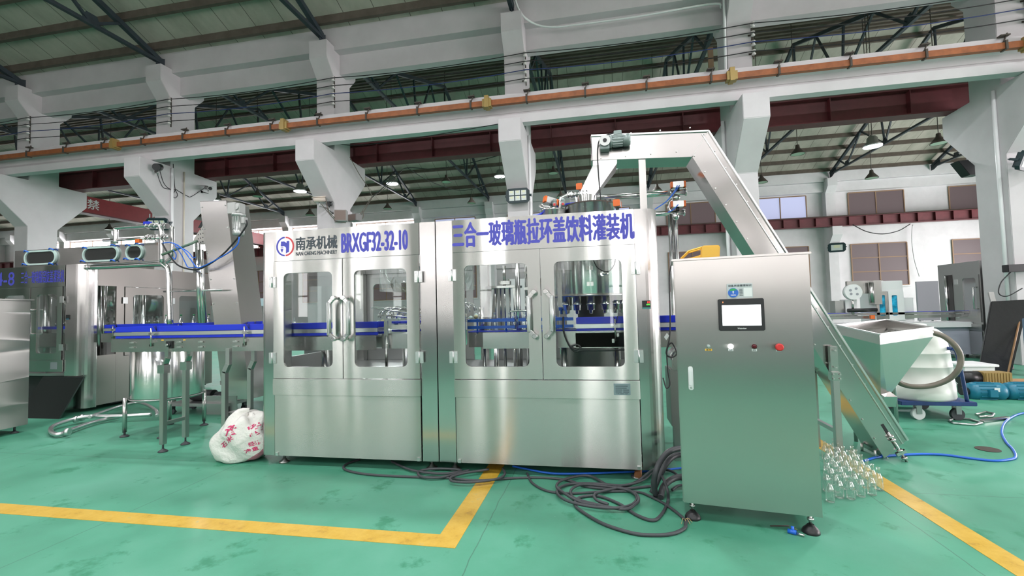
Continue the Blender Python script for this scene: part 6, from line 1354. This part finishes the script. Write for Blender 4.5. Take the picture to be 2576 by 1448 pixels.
c = at(398, 563, Y=12.2); floodlight(c, 0.62, 0.40, 0.35, 0.55, 'six-panel floodlight tipped downwards on the camera column above the pipes')
c = at(2580, 405, Y=12.2); floodlight(c, 0.62, 0.42, 0.6, 0.35, 'floodlight on the edge column cut by the right photo edge')
c = at(2105, 622, Y=34.2); floodlight(c, 1.0, 0.62, -0.35, 0.3, 'small black floodlight on the far wall pilaster above the labelling machine', cols=1, rows=1)
# ------------------------------------------------------------------ cameras, boxes, speaker, pipes on the columns
def bullet(c, d, L, r, mat, label, mount, hood=True):
    c, d = Vector(c), Vector(d).normalized(); e = empty('security_camera', c, label, 'security camera')
    MB().cyl(c-d*L/2, c+d*L/2, r, n=16).build('camera_body', mat, e)
    if hood: MB().beam(c-d*L*0.52+Vector((0, 0, r)), c+d*L*0.62+Vector((0, 0, r)), 2.1*r, 0.02).build('sun_hood', mat, e)
    MB().cyl(c+d*L*0.5, c+d*L*0.52, r*0.8, n=14).build('lens', 'black', e)
    m_ = Vector(mount); MB().tube([c-Vector((0, 0, r)), c-Vector((0, 0, r+0.12)), m_], 0.018, 8).cyl(m_-Vector((0.025, 0, 0)), m_, 0.05, n=12).build('bracket', 'steel_dim', e); return e
XC2 = COLX[1]+0.30
q = at(397, 420, X=XC2+0.25); bullet(q, (0.45, -0.75, -0.25), 0.30, 0.11, 'black', 'round black security camera high on the second column', at(392, 430, X=XC2)-Vector((0, 0, 0.02)), hood=False)
q = at(524, 473, X=XC2+0.25); bullet(q, (0.35, -0.2, -0.1), 0.42, 0.075, 'steel_dim', 'silver bullet security camera on the rear corbel of the second column', at(508, 478, X=XC2)-Vector((0, 0, 0.06)))
q = at(803, 502, Y=12.25); bullet(q, (-0.75, -0.55, -0.15), 0.34, 0.075, simple('beige_camera_shell', (0.60, 0.52, 0.45), 0.45), 'beige bullet security camera on the speaker column front', (q.x+0.12, 12.55, q.z-0.22))
q = at(828, 513, Y=12.35); bullet(q, (0.2, -0.9, -0.2), 0.20, 0.07, 'black', 'small black security camera beside the beige one', (q.x, 12.56, q.z-0.25))
def wallbox(px, py, X, w, d, h, mat, label, rz=0.0):
    q = at(px, py, X=X); e = empty('speaker_box', q, label, 'speaker box', rz=rz)
    MB().box(-w/2, w/2, -d/2, d/2, -h/2, h/2).build('case', mat, e, bevel=0.01, world=False); MB().box(-w/2+0.02, w/2-0.02, -d/2-0.006, -d/2, -h/2+0.02, h/2-0.02).build('grille', simple('brown_grille', (0.20, 0.15, 0.13), 0.7), e, world=False)
    MB().box(-w/2-0.06, -w/2+0.02, -0.05, 0.05, -0.04, 0.04).build('bracket', 'steel_dim', e, world=False); return e
XC3 = COLX[2]+0.30
wallbox(858, 543, XC3+0.22, 0.36, 0.26, 0.34, simple('grey_speaker_case', (0.30, 0.29, 0.28), 0.6), 'grey-brown speaker box on the side of the speaker column', 0.35)
wallbox(893, 548, XC3+0.24, 0.36, 0.26, 0.22, simple('dusty_box_case', (0.22, 0.21, 0.21), 0.6), 'dusty box wrapped in loose wires on the rear of the speaker column', -0.3)
w = MB()
for pts in ([(808, 512), (822, 530), (838, 548), (846, 557), (870, 560)], [(820, 500), (826, 530), (840, 545), (846, 556)], [(880, 395), (905, 440), (925, 470), (935, 495), (928, 510), (905, 545), (880, 555)], [(1000, 445), (960, 480), (935, 497), (912, 530), (898, 552)], [(912, 528), (914, 545), (905, 556), (892, 556)]):
    w.tube(smooth_path([at(a, b_, X=XC3+0.12) for a, b_ in pts]), 0.012, 5)
tag(w.build('loose_wires', simple('dusty_wire', (0.16, 0.13, 0.11), 0.6)), 'tangle of loose dusty wires around the speaker boxes', 'wires')
w = MB()
for pts in ([(402, 428), (410, 455), (418, 468), (430, 476), (445, 476)], [(395, 432), (402, 455), (412, 472), (430, 476)], [(436, 412), (438, 450), (441, 476), (447, 490), (440, 498), (435, 490), (441, 478)], [(445, 478), (470, 492), (482, 494), (512, 474)]):
    w.tube(smooth_path([at(a, b_, X=XC2+0.02) for a, b_ in pts]), 0.010, 5)
tag(w.build('camera_cables', 'cable_black'), 'thin black camera cables looping on the side of the second column', 'cables')
def conduit(pts, r, mat, label): return tag(MB().tube(pts, r, 8).build('conduit_pipe', mat), label, 'conduit pipe')
def side_pipe(px, py, X, z0, z1, r, mat, label): q = at(px, py, X=X); return conduit([(X, q.y, z0), (X, q.y, z1)], r, mat, label)
side_pipe(433, 500, XC2+0.05, 0.0, 6.55, 0.04, 'white_paint', 'white conduit pipe running up the second column near the front')
side_pipe(463, 500, XC2+0.04, 0.0, 6.55, 0.025, simple('cream_conduit', (0.55, 0.50, 0.42), 0.5), 'thin cream conduit pipe running up the second column near the back')
side_pipe(1333, 440, COLX[3]+0.34, 0.0, 6.55, 0.035, 'white_paint', 'white conduit pipe on the side of the floodlight column')
side_pipe(1819, 330, COLX[4]-0.36, 0.0, 6.55, 0.05, 'white_paint', 'white conduit pipe on the left side of the cap conveyor column')
side_pipe(2510, 400, COLX[5]-0.34, 0.9, 6.55, 0.04, 'white_paint', 'white conduit pipe down the left side of the edge column')
q = at(1828, 100, Y=12.45); conduit([(q.x-0.05, 12.5, 7.36), (q.x, 12.5, 9.9), (q.x-0.02, 12.4, 11.2)], 0.035, 'white_paint', 'white pipe running up the upper cap conveyor column to the roof')
tag(MB().box(3.40, 3.54, 13.9, 13.98, 7.35, 9.1).build('wooden_batten', simple('raw_wood_batten', (0.30, 0.20, 0.12), 0.7, vary=0.2)), 'brown wooden batten upright beside the upper cap conveyor column', 'batten')
wc = [at(1292, -30, Y=12.3), at(1300, 12, Y=12.3), at(1318, 42, Y=12.3), at(1350, 62, Y=12.5), at(1390, 68, Y=12.55), at(1450, 62, Y=12.58), at(1600, 42, Y=12.58), at(1790, 10, Y=12.58), at(1815, 20, Y=12.7)]
tag(MB().tube(smooth_path(wc), 0.028, 8).build('sagging_cable', 'white_plastic'), 'white cable sagging across the upper gutter beam', 'cable')
# black loudspeaker hung behind the edge column
q = at(2425, 425, Y=14.0)
ls = empty('loudspeaker', q, 'black loudspeaker hung beside the back of the edge column', 'loudspeaker')
MB().prism([(-0.22, 0.2), (0.10, 0.2), (0.28, -0.02), (0.28, -0.2), (0.02, -0.2)], 'y', -0.15, 0.15).build('case', 'black', ls, bevel=0.01, world=False); MB().box(0.1, 0.2, -0.05, 0.05, 0.1, 0.3).build('bracket', 'black', ls, world=False)
# junction box with hanging cable on the edge column
q = at(2565, 675, Y=12.3); jb = empty('junction_box', q, 'black junction box with dangling wire on the edge column', 'junction box')
MB().box(-0.2, 0.4, 0.02, 0.20, -0.07, 0.10).build('case', 'black', jb, bevel=0.01, world=False)
MB().tube(smooth_path([(-0.10, 0.1, -0.07), (-0.30, 0.1, -0.3), (-0.36, 0.1, -0.55), (-0.2, 0.1, -0.62), (0.1, 0.1, -0.45)]), 0.012, 6).build('wire', 'cable_black', jb, world=False)
# wires strung across the far nave and bays
def strung(name, pts, r, mat, label): return tag(MB().tube(smooth_path([at(*p[:2], Y=p[2]) for p in pts]), r, 5).build(name, mat), label, 'wire')
strung('hanging_wire', [(812, 356, 11.98), (900, 365, 12.6), (1060, 345, 12.3), (1253, 312, 11.7)], 0.012, 'cable_black', 'thin wire slung below the crane beam from speaker column to floodlight column')
strung('hanging_wire', [(935, 497, 13.5), (1000, 440, 13.8), (1025, 422, 14.5), (1100, 425, 15), (1180, 410, 15), (1258, 390, 14.6)], 0.014, 'cable_black', 'dark cable swooping from the speaker boxes up towards the floodlight column')
strung('hanging_wire', [(1025, 422, 14.5), (1080, 455, 16), (1150, 478, 18), (1200, 472, 18), (1262, 446, 16)], 0.012, 'cable_black', 'thin cable sagging between the pendant lamps')
strung('hanging_wire', [(2145, 565, 33.6), (2180, 582, 33.6), (2220, 588, 33.6), (2260, 580, 33.6), (2290, 563, 33.6)], 0.03, 'cable_black', 'dark cable drooping under the far maroon beam')
strung('hanging_wire', [(2296, 565, 34.7), (2294, 600, 34.7), (2300, 650, 34.7), (2313, 695, 34.7)], 0.03, 'white_plastic', 'white cable hanging down the far wall beside the windows')
# grey machines in the row behind the camera (they show in the steel fronts)
for k, (x0, x1, y, h) in enumerate(((-11.0, -8.2, -3.6, 1.5), (-7.4, -4.6, -3.3, 1.7), (-3.6, -1.4, -3.8, 1.35), (0.4, 2.6, -3.4, 1.75), (3.6, 6.4, -3.8, 1.45), (7.4, 9.8, -3.2, 1.8))):
    e = empty('stored_machine', ((x0+x1)/2, y-0.5, 0), 'grey machine cabinet stored behind the camera, %s from the left' % ORD[k], 'machine', 'machines stored behind the camera')
    MB().box(x0, x1, y-1.1, y, 0.10, h).build('body', simple('dark_grey_machine', (0.16, 0.155, 0.15), 0.45), e, bevel=0.01)
    for s_ in (0.0, 0.5): MB().box(x0+0.05+(x1-x0)*s_, x0+(x1-x0)*(s_+0.5)-0.05, y, y+0.02, 0.18, h-0.08).build('door', 'grey_paint', e, bevel=0.004)
    for x in (x0+0.1, x1-0.1):
        for yy in (y-1.0, y-0.1): MB().cyl((x, yy, 0), (x, yy, 0.1), 0.04).build('foot', 'rubber', e)
